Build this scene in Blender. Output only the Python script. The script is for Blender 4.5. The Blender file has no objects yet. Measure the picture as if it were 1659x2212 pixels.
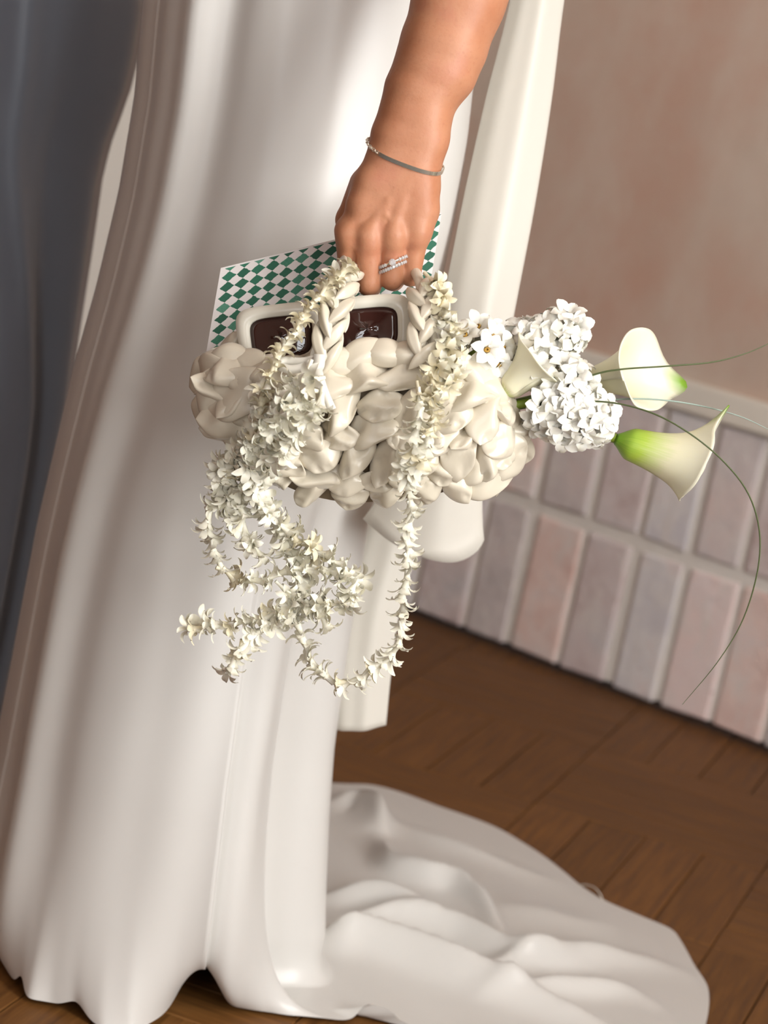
import bpy, math, random
import numpy as np
from mathutils import Vector, Matrix
random.seed(7); rng = np.random.default_rng(7)
SC = bpy.context.scene
COL = SC.collection

# ------------------------------------------------------------------ camera
W_PX, H_PX = 1659, 2212
LENS = 85.0
FPX = LENS / 36.0 * H_PX
PITCH, ROLL, CAM_H = math.radians(12.4), math.radians(11.3), 0.962
cF = np.array([0, math.cos(PITCH), -math.sin(PITCH)])
cR = np.array([1.0, 0, 0]); cU = np.array([0, math.sin(PITCH), math.cos(PITCH)])
IR = math.cos(ROLL) * cR + math.sin(ROLL) * cU
IU = -math.sin(ROLL) * cR + math.cos(ROLL) * cU
CAM = np.array([0, 0, CAM_H])
cam_d = bpy.data.cameras.new('camera'); cam = bpy.data.objects.new('camera', cam_d); COL.objects.link(cam)
cam_d.sensor_fit = 'VERTICAL'; cam_d.sensor_height = 36; cam_d.sensor_width = 27; cam_d.lens = LENS
cam.matrix_world = Matrix(((IR[0], IU[0], -cF[0], CAM[0]), (IR[1], IU[1], -cF[1], CAM[1]), (IR[2], IU[2], -cF[2], CAM[2]), (0, 0, 0, 1)))
cam_d.dof.use_dof = True; cam_d.dof.focus_distance = 1.94; cam_d.dof.aperture_fstop = 6.3
cam_d.clip_start = 0.05
SC.camera = cam

def ray(x, y): return cF + (x - W_PX / 2) / FPX * IR - (y - H_PX / 2) / FPX * IU
def at(x, y, Y):
    d = ray(x, y); return CAM + d * (Y / d[1])
def fl(x, y, z=0.0):
    d = ray(x, y); return CAM + d * ((z - CAM_H) / d[2])

# ------------------------------------------------------------------ world, lights, exposure
SC.view_settings.view_transform = 'Standard'; SC.view_settings.look = 'None'
SC.view_settings.exposure = 0.13; SC.view_settings.gamma = 1.0; SC.view_settings.use_curve_mapping = False
wd = bpy.data.worlds.new('world'); SC.world = wd; wd.use_nodes = True
wd.node_tree.nodes['Background'].inputs[0].default_value = (0.9, 0.94, 1.0, 1)
wd.node_tree.nodes['Background'].inputs[1].default_value = 0.8

# wall frame measured from the brickwork: b = foot of wall, T along it to the left, NW out of it into the room
T = np.array([-0.8163, 0.5776, 0]); NW = np.array([-0.5776, -0.8163, 0])
B0 = fl(840 + 1610 / 2.0256, 840 + 1550 / 2.0256, 0.012); B0[2] = 0
S_LEFT, S_RIGHT, DEPTH, CEIL = 0.98, -2.1, 4.6, 3.1
def wp(s, d, z): return B0 + T * s + NW * d + np.array([0, 0, z])

def area(name, s, d, z, sx, sz, power, color, facing):
    l = bpy.data.lights.new(name, 'AREA'); l.shape = 'RECTANGLE'; l.size = sx; l.size_y = sz; l.energy = power; l.color = color
    o = bpy.data.objects.new(name, l); COL.objects.link(o)
    zax = -np.array(facing, float); xax = np.cross([0, 0, 1.0], zax); xax /= np.linalg.norm(xax); yax = np.cross(zax, xax)
    p = wp(s, d, z)
    o.matrix_world = Matrix(((xax[0], yax[0], zax[0], p[0]), (xax[1], yax[1], zax[1], p[1]), (xax[2], yax[2], zax[2], p[2]), (0, 0, 0, 1)))
    return o
WINS = [(1.72, 0.60, 0.35, 2.90), (2.85, 0.90, 0.35, 2.60)]     # tall right-wall casements, second one added for fill light: centre, width, sill, head
area('window_daylight', S_RIGHT - 0.28, WINS[0][0], (WINS[0][2] + WINS[0][3]) / 2, WINS[0][1], WINS[0][3] - WINS[0][2], 92, (1.0, 0.99, 0.965), T)
area('added_side_fill', S_RIGHT - 0.28, WINS[1][0], (WINS[1][2] + WINS[1][3]) / 2, WINS[1][1], WINS[1][3] - WINS[1][2], 27, (1.0, 0.99, 0.965), T)  # added lamp: fills the fronts of things and the back wall
FILL_WIN = (-1.55, .80, .60, 2.35)                            # added fill window in the wall behind the photographer: centre, width, sill, head
area('added_back_fill', FILL_WIN[0], DEPTH + .28, (FILL_WIN[2] + FILL_WIN[3]) / 2, FILL_WIN[1], FILL_WIN[3] - FILL_WIN[2], 25, (0.97, 0.985, 1.0), -NW)  # added lamp, out of view, to brighten the bricks and trim

# ------------------------------------------------------------------ helpers
def mesh(name, V, Fc, smooth=True):
    me = bpy.data.meshes.new(name)
    me.from_pydata([tuple(map(float, v)) for v in V], [], [tuple(map(int, f)) for f in Fc]); me.validate(); me.update()
    if smooth: me.polygons.foreach_set('use_smooth', [True] * len(me.polygons))
    return me
def WORLD(o): return o.matrix_basis.copy() if o.parent is None else WORLD(o.parent) @ o.matrix_parent_inverse @ o.matrix_basis
def obj(name, me, mat=None, parent=None, mw=None):
    """one mesh object; mw is its place in the world whatever its parent"""
    if mat is not None and not me.materials: me.materials.append(mat)
    o = bpy.data.objects.new(name, me); COL.objects.link(o)
    if mw is not None: o.matrix_basis = mw
    if parent is not None: adopt(o, parent)
    return o
def adopt(o, parent):
    o.parent = parent; o.matrix_parent_inverse = WORLD(parent).inverted(); return o
def empty(name, loc=(0, 0, 0)):
    o = bpy.data.objects.new(name, None); COL.objects.link(o); o.location = loc; o.empty_display_size = 0.02; return o
def tag(o, label=None, cat=None, group=None, kind=None):
    if label: o['label'] = label
    if cat: o['category'] = cat
    if group: o['group'] = group
    if kind: o['kind'] = kind
    return o
def frame(p, z, x):
    z = np.asarray(z, float); z = z / np.linalg.norm(z); x = np.asarray(x, float); x = x - z * np.dot(x, z)
    n = np.linalg.norm(x)
    if n < 1e-6: x = np.cross(z, [0.3, 0.8, 0.5]); n = np.linalg.norm(x)
    x = x / n; y = np.cross(z, x)
    return Matrix(((x[0], y[0], z[0], p[0]), (x[1], y[1], z[1], p[1]), (x[2], y[2], z[2], p[2]), (0, 0, 0, 1)))
def grid_faces(n, m, closed_u=False, closed_v=False, off=0):
    F = []
    for i in range(n if closed_u else n - 1):
        for j in range(m if closed_v else m - 1):
            a = i * m + j; b = ((i + 1) % n) * m + j; c = ((i + 1) % n) * m + (j + 1) % m; d = i * m + (j + 1) % m
            F.append((off + a, off + b, off + c, off + d))
    return F
def spline(pts, n, closed=False):
    """Catmull-Rom through pts, resampled to n points of about equal spacing"""
    P = np.asarray(pts, float)
    Q = np.vstack([2 * P[0] - P[1], P, 2 * P[-1] - P[-2]])
    out = []
    for i in range(1, len(Q) - 2):
        p0, p1, p2, p3 = Q[i - 1:i + 3]
        for t in np.linspace(0, 1, 24, endpoint=False):
            out.append(.5 * ((2 * p1) + (-p0 + p2) * t + (2 * p0 - 5 * p1 + 4 * p2 - p3) * t * t + (-p0 + 3 * p1 - 3 * p2 + p3) * t ** 3))
    out.append(P[-1]); out = np.array(out)
    s = np.r_[0, np.cumsum(np.linalg.norm(np.diff(out, axis=0), axis=1))]
    q = np.linspace(0, s[-1], n)
    return np.stack([np.interp(q, s, out[:, k]) for k in range(out.shape[1])], 1)
def length(P): return float(np.linalg.norm(np.diff(P, axis=0), axis=1).sum())
def tube(path, rad, k=8, flat=1.0, cap=True):
    P = np.asarray(path, float); n = len(P); rad = np.broadcast_to(rad, (n,))
    Tn = np.gradient(P, axis=0); Tn /= np.linalg.norm(Tn, axis=1)[:, None] + 1e-12
    a = np.cross(Tn[0], [0.13, 0.9, 0.35]); a /= np.linalg.norm(a)
    V = []
    for i in range(n):
        a = a - Tn[i] * np.dot(a, Tn[i]); a /= np.linalg.norm(a); b = np.cross(Tn[i], a)
        for j in range(k):
            t = 2 * math.pi * j / k
            V.append(P[i] + rad[i] * (math.cos(t) * a + flat * math.sin(t) * b))
    F = grid_faces(n, k, False, True)
    if cap:
        F.append(tuple(range(k))[::-1]); F.append(tuple((n - 1) * k + j for j in range(k)))
    return V, F
def join(*vf):
    V, F = [], []
    for v, f in vf:
        o = len(V); V.extend(v); F.extend(tuple(i + o for i in q) for q in f)
    return V, F
def box(lo, hi, bev=0.0):
    x0, y0, z0 = lo; x1, y1, z1 = hi
    if bev <= 0:
        V = [(x0, y0, z0), (x1, y0, z0), (x1, y1, z0), (x0, y1, z0), (x0, y0, z1), (x1, y0, z1), (x1, y1, z1), (x0, y1, z1)]
        return V, [(3, 2, 1, 0), (4, 5, 6, 7), (0, 1, 5, 4), (1, 2, 6, 5), (2, 3, 7, 6), (3, 0, 4, 7)]
    b = bev                                              # top (z1) edges chamfered
    V = [(x0, y0, z0), (x1, y0, z0), (x1, y1, z0), (x0, y1, z0), (x0, y0, z1 - b), (x1, y0, z1 - b), (x1, y1, z1 - b), (x0, y1, z1 - b),
         (x0 + b, y0 + b, z1), (x1 - b, y0 + b, z1), (x1 - b, y1 - b, z1), (x0 + b, y1 - b, z1)]
    return V, [(3, 2, 1, 0), (8, 9, 10, 11), (0, 1, 5, 4), (1, 2, 6, 5), (2, 3, 7, 6), (3, 0, 4, 7), (4, 5, 9, 8), (5, 6, 10, 9), (6, 7, 11, 10), (7, 4, 8, 11)]
def box_mw(s, d, z):
    """matrix whose x runs along the wall to the right, y up, z out of the wall"""
    p = wp(s, d, z); x = -T; y = np.array([0, 0, 1.0])
    return Matrix(((x[0], y[0], NW[0], p[0]), (x[1], y[1], NW[1], p[1]), (x[2], y[2], NW[2], p[2]), (0, 0, 0, 1)))
def sm(a, b, x):
    t = np.clip((x - a) / (b - a), 0, 1); return t * t * (3 - 2 * t)

# ------------------------------------------------------------------ materials
def srgb(r, g, b):
    f = lambda c: ((c / 255 + 0.055) / 1.055) ** 2.4 if c / 255 > 0.04045 else c / 255 / 12.92
    return (f(r), f(g), f(b), 1)
class NT:
    def __init__(s, name, **kw):
        s.m = bpy.data.materials.new(name); s.m.use_nodes = True; s.t = s.m.node_tree; s.b = s.t.nodes['Principled BSDF']
        for k, v in kw.items(): s.b.inputs[k.replace('_', ' ')].default_value = v
    def n(s, typ, **kw):
        o = s.t.nodes.new(typ)
        for k, v in kw.items():
            if k in ('inputs',):
                for a, c in v.items(): o.inputs[a].default_value = c
            else: setattr(o, k, v)
        return o
    def l(s, a, b): s.t.links.new(a, b)
    def coord(s, which='Object'): return s.n('ShaderNodeTexCoord').outputs[which]
    def noise(s, vec, scale, detail=4, rough=.55, out='Fac'):
        o = s.n('ShaderNodeTexNoise', inputs={'Scale': scale, 'Detail': detail, 'Roughness': rough}); s.l(vec, o.inputs['Vector']); return o.outputs[out]
    def ramp(s, fac, stops):
        o = s.n('ShaderNodeValToRGB'); e = o.color_ramp.elements
        while len(e) < len(stops): e.new(.5)
        for i, (p, c) in enumerate(stops): e[i].position = p; e[i].color = c
        s.l(fac, o.inputs[0]); return o.outputs[0]
    def mix(s, fac, a, b, typ='MIX'):
        o = s.n('ShaderNodeMix', data_type='RGBA', blend_type=typ)
        for v, i in ((fac, 0), (a, 6), (b, 7)):
            if hasattr(v, 'links'): s.l(v, o.inputs[i])
            else: o.inputs[i].default_value = v
        return o.outputs[2]
    def math(s, op, a, b=0.0, c=None):
        o = s.n('ShaderNodeMath', operation=op)
        for i, v in enumerate((a, b, c)):
            if v is None: continue
            if hasattr(v, 'links'): s.l(v, o.inputs[i])
            else: o.inputs[i].default_value = v
        return o.outputs[0]
    def scale(s, vec, v):
        o = s.n('ShaderNodeMapping'); o.inputs['Scale'].default_value = v; s.l(vec, o.inputs[0]); return o.outputs[0]
    def bump(s, h, strength, dist=.01):
        o = s.n('ShaderNodeBump', inputs={'Strength': strength, 'Distance': dist}); s.l(h, o.inputs['Height']); s.l(o.outputs[0], s.b.inputs['Normal'])
    def base(s, c): s.l(c, s.b.inputs['Base Color'])

def m_satin(name, col, rough, sheen=.15, weave=2200):
    m = NT(name, Roughness=rough, Sheen_Weight=sheen, Sheen_Roughness=.4); c = m.coord()
    m.base(m.mix(m.noise(c, 9, 3), tuple(x * .97 for x in col[:3]) + (1,), col))
    m.bump(m.noise(c, weave, 2), .06, .001); return m.m
M = {}
M['satin'] = m_satin('ivory satin', (.69, .675, .645, 1), .31)
M['sash'] = m_satin('ivory crepe', (.71, .68, .61, 1), .5)
M['bag'] = m_satin('cream satin ribbon', (.69, .625, .505, 1), .22, .1)
M['bag_shade'] = m_satin('cream bag lining', (.20, .15, .09, 1), .6)  # dark brown stands in for crevice shade between the stitches
M['suit'] = m_satin('slate grey suiting', (.20, .235, .29, 1), .45, .4, 1500)

def m_plaster():
    m = NT('pink limewash plaster', Roughness=.9); c = m.coord()
    big = m.noise(c, 2.2, 6, .62); mid = m.noise(m.scale(c, (1, 1, .6)), 7, 6, .65)
    col = m.ramp(big, [(.36, srgb(206, 172, 154)), (.50, srgb(206, 183, 167)), (.62, srgb(203, 188, 174))])
    m.base(m.mix(m.ramp(mid, [(.40, (0, 0, 0, 1)), (.62, (.6, .6, .6, 1))]), col, srgb(216, 201, 187)))
    m.bump(m.noise(c, 40, 5), .12, .01); return m.m
M['plaster'] = m_plaster()
def m_brick(i, c1, c2, c3):
    m = NT('whitewashed brick %d' % i, Roughness=.85); g = m.coord(); oi = m.n('ShaderNodeObjectInfo').outputs['Random']
    add = m.n('ShaderNodeVectorMath', operation='ADD'); m.l(g, add.inputs[0])
    sc = m.math('MULTIPLY', oi, 37.0); cb = m.n('ShaderNodeCombineXYZ'); m.l(sc, cb.inputs[0]); m.l(sc, cb.inputs[1]); m.l(cb.outputs[0], add.inputs[1]); v = add.outputs[0]
    a = m.noise(v, 9, 5, .6); b = m.noise(m.scale(v, (1, .4, 1)), 26, 5, .65); s = m.noise(v, 60, 4, .6)
    col = m.ramp(a, [(.35, c1), (.52, c2), (.68, c3)])
    col = m.mix(m.ramp(b, [(.5, (0, 0, 0, 1)), (.72, (.8, .8, .8, 1))]), col, srgb(232, 226, 222))
    col = m.mix(m.ramp(s, [(.66, (0, 0, 0, 1)), (.75, (.7, .7, .7, 1))]), col, srgb(165, 115, 104))
    m.base(col); m.bump(m.noise(v, 45, 6, .6), .5, .006); return m.m
M['bricks'] = [m_brick(0, srgb(200, 192, 192), srgb(217, 208, 208), srgb(226, 210, 207)),
               m_brick(1, srgb(226, 195, 187), srgb(240, 217, 210), srgb(228, 220, 220)),
               m_brick(2, srgb(213, 210, 216), srgb(230, 227, 228), srgb(232, 218, 217)),
               m_brick(3, srgb(206, 188, 187), srgb(222, 210, 210), srgb(213, 208, 210)),
               m_brick(4, srgb(244, 223, 219), srgb(244, 227, 225), srgb(237, 230, 232))]
def m_simple(name, col, rough, nz=0, sc=20, bump=0, **kw):
    m = NT(name, Roughness=rough, **kw); c = m.coord()
    m.base(m.mix(m.noise(c, sc, 5), tuple(x * (1 - nz) for x in col[:3]) + (1,), col))
    if bump: m.bump(m.noise(c, sc * 4, 5), bump, .004)
    return m.m
M['mortar'] = m_simple('pale lime mortar', srgb(236, 232, 226), .9, .12, 25, .5)
M['trim'] = m_simple('painted stone trim', srgb(240, 235, 224), .7, .08, 8, .1)
M['white'] = m_simple('white painted wall', srgb(226, 223, 216), .8, .04, 5, .05)
M['panel'] = m_simple('dark reddish panelling', srgb(104, 62, 28), .5, .2, 4, .05)
M['frame_white'] = m_simple('white window paint', srgb(225, 222, 215), .5, .03, 8)
def m_wood():
    m = NT('worn oak parquet', Roughness=.42, Specular_IOR_Level=.25); g = m.coord(); oi = m.n('ShaderNodeObjectInfo').outputs['Random']
    sc = m.math('MULTIPLY', oi, 53.0); cb = m.n('ShaderNodeCombineXYZ'); m.l(sc, cb.inputs[0]); m.l(sc, cb.inputs[1])
    add = m.n('ShaderNodeVectorMath', operation='ADD'); m.l(g, add.inputs[0]); m.l(cb.outputs[0], add.inputs[1]); v = add.outputs[0]
    gr = m.noise(m.scale(v, (2.5, 45, 20)), 3.0, 6, .62); fi = m.noise(m.scale(v, (6, 180, 60)), 4, 3); bl = m.noise(v, 6, 3)
    col = m.ramp(gr, [(.3, srgb(92, 58, 25)), (.5, srgb(120, 79, 37)), (.72, srgb(140, 96, 48))])
    col = m.mix(m.math('MULTIPLY', bl, .5), col, srgb(102, 69, 39))
    tone = m.math('MULTIPLY_ADD', oi, .22, .86); tc = m.n('ShaderNodeCombineColor')
    for k in range(3): m.l(tone, tc.inputs[k])
    m.base(m.mix(1.0, col, tc.outputs[0], 'MULTIPLY')); m.l(m.math('MULTIPLY_ADD', gr, .25, .42), m.b.inputs['Roughness'])
    m.bump(fi, .1, .002); return m.m
M['wood'] = m_wood()
M['gap'] = m_simple('dark floor joint filler', srgb(34, 24, 17), .9, .2, 30)
def m_skin():
    m = NT('tanned skin', Roughness=.46, Subsurface_Weight=.18, Subsurface_Scale=.004); c = m.coord()
    m.b.inputs['Subsurface Radius'].default_value = (1, .35, .2); m.b.inputs['Specular IOR Level'].default_value = .4
    col = m.ramp(m.noise(c, 26, 4, .6), [(.3, srgb(178, 119, 87)), (.55, srgb(188, 132, 100)), (.75, srgb(184, 121, 94))])
    m.base(m.mix(m.ramp(m.noise(c, 300, 3), [(.55, (0, 0, 0, 1)), (.8, (.35, .35, .35, 1))]), col, srgb(160, 98, 73)))
    m.bump(m.noise(c, 420, 4, .6), .16, .0012); return m.m
M['skin'] = m_skin()
def m_petal(name, col, tr=.25):
    m = NT(name, Roughness=.45, Subsurface_Weight=.28, Subsurface_Scale=.004); c = m.coord()
    m.b.inputs['Subsurface Radius'].default_value = (1, .9, .6)
    m.base(m.mix(m.noise(c, 240, 3), tuple(x * .93 for x in col[:3]) + (1,), col)); return m.m
M['floret'] = m_petal('waxy cream floret', (.86, .83, .70, 1))
M['floret_old'] = m_petal('creamy yellowed floret', (.82, .75, .55, 1))
M['bloom'] = m_petal('white hyacinth bloom', (.86, .84, .75, 1))
M['eye'] = m_petal('orange flower eye', srgb(205, 160, 70))
M['stem'] = m_simple('fresh green stem', srgb(128, 150, 48), .45, .3, 60)
M['grass'] = m_simple('dark green grass blade', srgb(88, 100, 62), .45, .15, 30)
M['grass_pale'] = m_simple('grey green grass blade', srgb(150, 168, 158), .5, .1, 30)
def m_calla(name, g0, g1):
    m = NT(name, Roughness=.42, Subsurface_Weight=.15, Subsurface_Scale=.004)
    m.b.inputs['Subsurface Radius'].default_value = (1, .9, .5)
    uv = m.n('ShaderNodeUVMap').outputs[0]; sp = m.n('ShaderNodeSeparateXYZ'); m.l(uv, sp.inputs[0]); c = m.coord()
    st = m.noise(m.scale(uv, (40, 1.2, 1)), 2.0, 3); t = m.math('ADD', sp.outputs[1], m.math('MULTIPLY_ADD', st, .24, -.12))
    col = m.ramp(t, [(.0, srgb(112, 160, 40)), (g0, srgb(170, 195, 75)), (g1, srgb(226, 221, 188)), (.9, srgb(228, 224, 200))])
    # the green point of the tip
    d = m.n('ShaderNodeVectorMath', operation='DISTANCE'); m.l(m.scale(uv, (3.2, 1, 1)), d.inputs[0]); d.inputs[1].default_value = (1.6, 1.0, 0)
    m.base(m.mix(m.ramp(d.outputs['Value'], [(.03, (1, 1, 1, 1)), (.14, (0, 0, 0, 1))]), col, srgb(120, 158, 50))); return m.m
M['calla_green'] = m_calla('calla spathe, green throat', .30, .64)
M['calla_cream'] = m_calla('calla spathe, cream', .03, .16)
M['silver'] = m_simple('polished silver', (.95, .88, .76, 1), .24, .05, 200, Metallic=.9)
M['gem'] = NT('clear brilliant stone', Roughness=.03, Base_Color=(.95, .95, .97, 1), Transmission_Weight=.55, IOR=2.2).m
M['shade_frame'] = m_simple('glossy ivory acetate', (.76, .73, .63, 1), .22, .03, 10)
M['lens'] = NT('dark brown lens', Roughness=.03, Base_Color=(.04, .012, .010, 1), IOR=1.55, Coat_Weight=.6, Coat_Roughness=.02).m
def m_card():
    m = NT('green harlequin print', Roughness=.6); uv = m.n('ShaderNodeUVMap').outputs[0]; sp = m.n('ShaderNodeSeparateXYZ'); m.l(uv, sp.inputs[0])
    nz = m.n('ShaderNodeTexNoise', inputs={'Scale': 30.0, 'Detail': 2.0}); m.l(uv, nz.inputs['Vector']); wob = m.math('MULTIPLY_ADD', nz.outputs['Fac'], .22, -.11)
    a = m.math('ADD', m.math('DIVIDE', sp.outputs[0], .0664), m.math('ADD', wob, -.14)); b = m.math('DIVIDE', sp.outputs[1], .1194)
    al = m.math('ADD', m.math('ADD', a, b), -.05); be = m.math('SUBTRACT', a, b)
    fa, fb = m.math('FLOOR', al), m.math('FLOOR', be)
    odd = m.math('PINGPONG', m.math('ADD', fa, fb), 1.0)
    la = m.math('ABSOLUTE', m.math('ADD', m.math('SUBTRACT', al, fa), -.5)); lb = m.math('ABSOLUTE', m.math('ADD', m.math('SUBTRACT', be, fb), -.5))
    r = m.math('ADD', m.math('POWER', m.math('MULTIPLY', la, 1.80), 5.0), m.math('POWER', m.math('MULTIPLY', lb, 1.80), 5.0))
    ink = m.math('MULTIPLY', m.math('LESS_THAN', r, 1.25), m.math('LESS_THAN', odd, .5))
    mg = m.math('MULTIPLY', m.math('GREATER_THAN', sp.outputs[0], .012), m.math('GREATER_THAN', sp.outputs[1], .018)); ink = m.math('MULTIPLY', ink, mg)
    cell = m.n('ShaderNodeCombineXYZ'); m.l(fa, cell.inputs[0]); m.l(fb, cell.inputs[1])
    wn = m.n('ShaderNodeTexWhiteNoise', noise_dimensions='2D'); m.l(cell.outputs[0], wn.inputs['Vector'])
    br = m.noise(m.scale(uv, (30, 120, 1)), 3, 3)
    g = m.ramp(m.math('MULTIPLY_ADD', br, .45, m.math('MULTIPLY', wn.outputs['Value'], .6)), [(.2, srgb(14, 82, 60)), (.55, srgb(28, 104, 78)), (.72, srgb(48, 122, 96)), (.86, srgb(96, 150, 128))])
    m.base(m.mix(ink, srgb(226, 221, 219), g)); return m.m
M['card'] = m_card()
M['paper'] = m_simple('white paper', srgb(225, 223, 217), .7, .02, 20)
M['leather'] = m_simple('black leather', srgb(24, 22, 22), .35, .2, 40)

# ------------------------------------------------------------------ the room
def wall_hit(x, y, d=0.0):
    r = ray(x, y); t = np.dot(B0 + NW * d - CAM, NW) / np.dot(r, NW); P = CAM + r * t
    return float(np.dot(P - B0, T)), float(P[2])
FLOORZ = -0.005
fV = [wp(S_LEFT, DEPTH, FLOORZ), wp(S_RIGHT, DEPTH, FLOORZ), wp(S_RIGHT, -.12, FLOORZ), wp(S_LEFT, -.12, FLOORZ)]
fV2 = [v - np.array([0, 0, .05]) for v in fV]
floor = obj('floor', mesh('floor', fV + fV2, [(0, 1, 2, 3), (7, 6, 5, 4), (0, 4, 5, 1), (1, 5, 6, 2), (2, 6, 7, 3), (3, 7, 4, 0)], False), M['gap'])
tag(floor, 'dark brown worn oak parquet floor', kind='structure')
# parquet: blocks of four staves, the next block turned a quarter
PW, PB = .0735, .294
pa = np.array([.3007, .9537, 0]); pb = np.array([.9537, -.3007, 0])
plank_me = []
for k in range(6):
    V, F = box((-.5 * PB + .0005, -.5 * PW + .0007, -.02), (.5 * PB - .0005, .5 * PW - .0007, 0), .0012)
    V = [(x + random.uniform(-.0005, .0005), y + random.uniform(-.0004, .0004), z + (random.uniform(-.0006, .0) if z > -.01 else 0)) for x, y, z in V]
    me = mesh('plank', V, F, False); me.materials.append(M['wood']); plank_me.append(me)
a0, b0 = 2.832, -.624
cnt = 0
for i in range(-5, 6):
    for j in range(-6, 8):
        ca, cb = a0 - PB / 2 + i * PB, b0 + PB / 2 + j * PB
        c = pa * ca + pb * cb
        dwall = np.dot(c - B0, NW); sw = np.dot(c - B0, T)
        if dwall < -.3 or sw > S_LEFT + .12: continue
        if not (-1.3 < c[0] < 1.25 and 1.25 < c[1] < 4.4): continue
        for k in range(4):
            off = (k - 1.5) * PW
            if (i + j) % 2 == 0: p, x, y = c + pb * off, pa, -pb
            else: p, x, y = c + pa * off, pb, pa
            if np.dot(p - B0, NW) < -.30: continue
            o = obj('plank', random.choice(plank_me), None, floor)
            o.matrix_basis = Matrix(((x[0], y[0], 0, p[0]), (x[1], y[1], 0, p[1]), (0, 0, 1, 0), (0, 0, 0, 1)))
            cnt += 1
# the rest of the floor, out of the picture, in the same wood
def struct(name, V, F, mat, label=None, parent=None):
    o = obj(name, mesh(name, V, F, False), mat, parent)
    if parent is None: tag(o, label, kind='structure')
    return o
def slab(s0, s1, d0, d1, z0, z1):
    P = [wp(s, d, z) for z in (z0, z1) for (s, d) in ((s0, d0), (s1, d0), (s1, d1), (s0, d1))]
    return P, [(0, 1, 2, 3), (7, 6, 5, 4), (0, 4, 5, 1), (1, 5, 6, 2), (2, 6, 7, 3), (3, 7, 4, 0)]

# back wall: plaster above, brick plinth below with a painted stone trim between
zt0 = wall_hit(1469, 888, .012)[1]; zt1 = wall_hit(1512, 830, .012)[1]
V1, F1 = slab(S_LEFT + .1, S_RIGHT - .4, -.12, -.003, zt1 - .02, CEIL)
wall_back = struct('wall_back', V1, F1, M['plaster'], 'blush pink limewashed plaster wall above a whitewashed brick plinth')
V, F = slab(S_LEFT + .05, S_RIGHT, -.12, -.0065, .016, zt1 - .02)
obj('mortar', mesh('mortar', V, F, False), M['mortar'], wall_back)
BZ = [(.013, .222), (.242, zt0 - .004)]
lows = [(0, .0755), (.0864, .164), (.179, .249), (.2688, .3434), (.3548, .4359), (.4527, .5227), (.5326, .6237)]
ups = [(.0945, .1665), (.181, .254), (.2665, .343), (.357, .438), (.4545, .532)]
def extend(l, lo, hi):
    l = list(l)
    while l[-1][1] < hi: w = random.uniform(.069, .078); s = l[-1][1] + random.uniform(.011, .016); l.append((s, s + w))
    while l[0][0] > lo: w = random.uniform(.069, .078); s = l[0][0] - random.uniform(.011, .016); l.insert(0, (s - w, s))
    return l
bi = 0
order = {0: [1, 4, 2, 3, 1, 0, 3, 2], 1: [3, 0, 2, 3, 0, 1, 2]}
for row, l in enumerate((lows, ups)):
    n0 = l[0]
    for k, (s0, s1) in enumerate(extend(l, -.75, S_LEFT - .14)):
        z0, z1 = BZ[row]
        V, F = box((-(s1 - s0) / 2, -(z1 - z0) / 2, -.05), ((s1 - s0) / 2, (z1 - z0) / 2, random.uniform(-.0015, .0015)), .0035)
        V = [(x + random.uniform(-.0016, .0016), y + random.uniform(-.002, .002), z + random.uniform(-.0012, .0012)) for x, y, z in V]
        o = obj('brick', mesh('brick', V, F, False), None, wall_back)
        kk = extend_idx = int(round((s0 - n0[0]) / .0893))
        o.data.materials.append(M['bricks'][order[row][(kk + (0 if row == 0 else 1)) % len(order[row])]])
        o.matrix_basis = box_mw((s0 + s1) / 2, 0, (z0 + z1) / 2)
        bv = o.modifiers.new('bevel', 'BEVEL'); bv.width = .002; bv.segments = 2
V, F = slab(S_LEFT + .02, S_RIGHT, -.06, .012, zt0, zt1)
tr = struct('trim_1', V, F, M['trim'], 'pale grey painted stone trim running over the brick plinth')
bv = tr.modifiers.new('bevel', 'BEVEL'); bv.width = .006; bv.segments = 3
V, F = slab(S_LEFT + .1, S_LEFT, -.12, DEPTH + .1, FLOORZ, CEIL)
struct('wall_left', V, F, M['panel'], 'reddish brown panelled side wall')
V, F = slab(S_LEFT - .0, S_LEFT - .03, .36, .66, FLOORZ, 2.15)
struct('trim_2', V, F, M['white'], 'broad white painted upright casing on the side wall, seen between the two people')
A = []
for d0, d1 in ((-.12, WINS[0][0] - WINS[0][1] / 2), (WINS[0][0] + WINS[0][1] / 2, WINS[1][0] - WINS[1][1] / 2), (WINS[1][0] + WINS[1][1] / 2, DEPTH)): A.append(slab(S_RIGHT, S_RIGHT - .2, d0, d1, FLOORZ, CEIL))
for c, w, z0, z1 in WINS: A += [slab(S_RIGHT, S_RIGHT - .2, c - w / 2, c + w / 2, FLOORZ, z0), slab(S_RIGHT, S_RIGHT - .2, c - w / 2, c + w / 2, z1, CEIL)]
struct('wall_right', *join(*A), M['plaster'], 'pink plastered side wall with a tall daylight window and a second one added for fill light')  # the opening nearer the camera is added to let in fill
for k, (c, w, z0, z1) in enumerate(WINS):
    struct('window_%d' % (k + 1), *join(*[slab(S_RIGHT - .06, S_RIGHT - .10, c + a, c + b, y0, y1) for a, b, y0, y1 in (
        (-w / 2, -w / 2 + .05, z0, z1), (w / 2 - .05, w / 2, z0, z1), (-.03, .03, z0, z1), (-w / 2, w / 2, z0, z0 + .05), (-w / 2, w / 2, z1 - .05, z1), (-w / 2, w / 2, 1.42, 1.46))]),
        M['frame_white'], ('white casement window frame in the side wall, next to the brickwork', 'white casement frame of the window added for fill light in the side wall, beside the photographer')[k])  # the second frame goes with the added fill lamp
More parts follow.
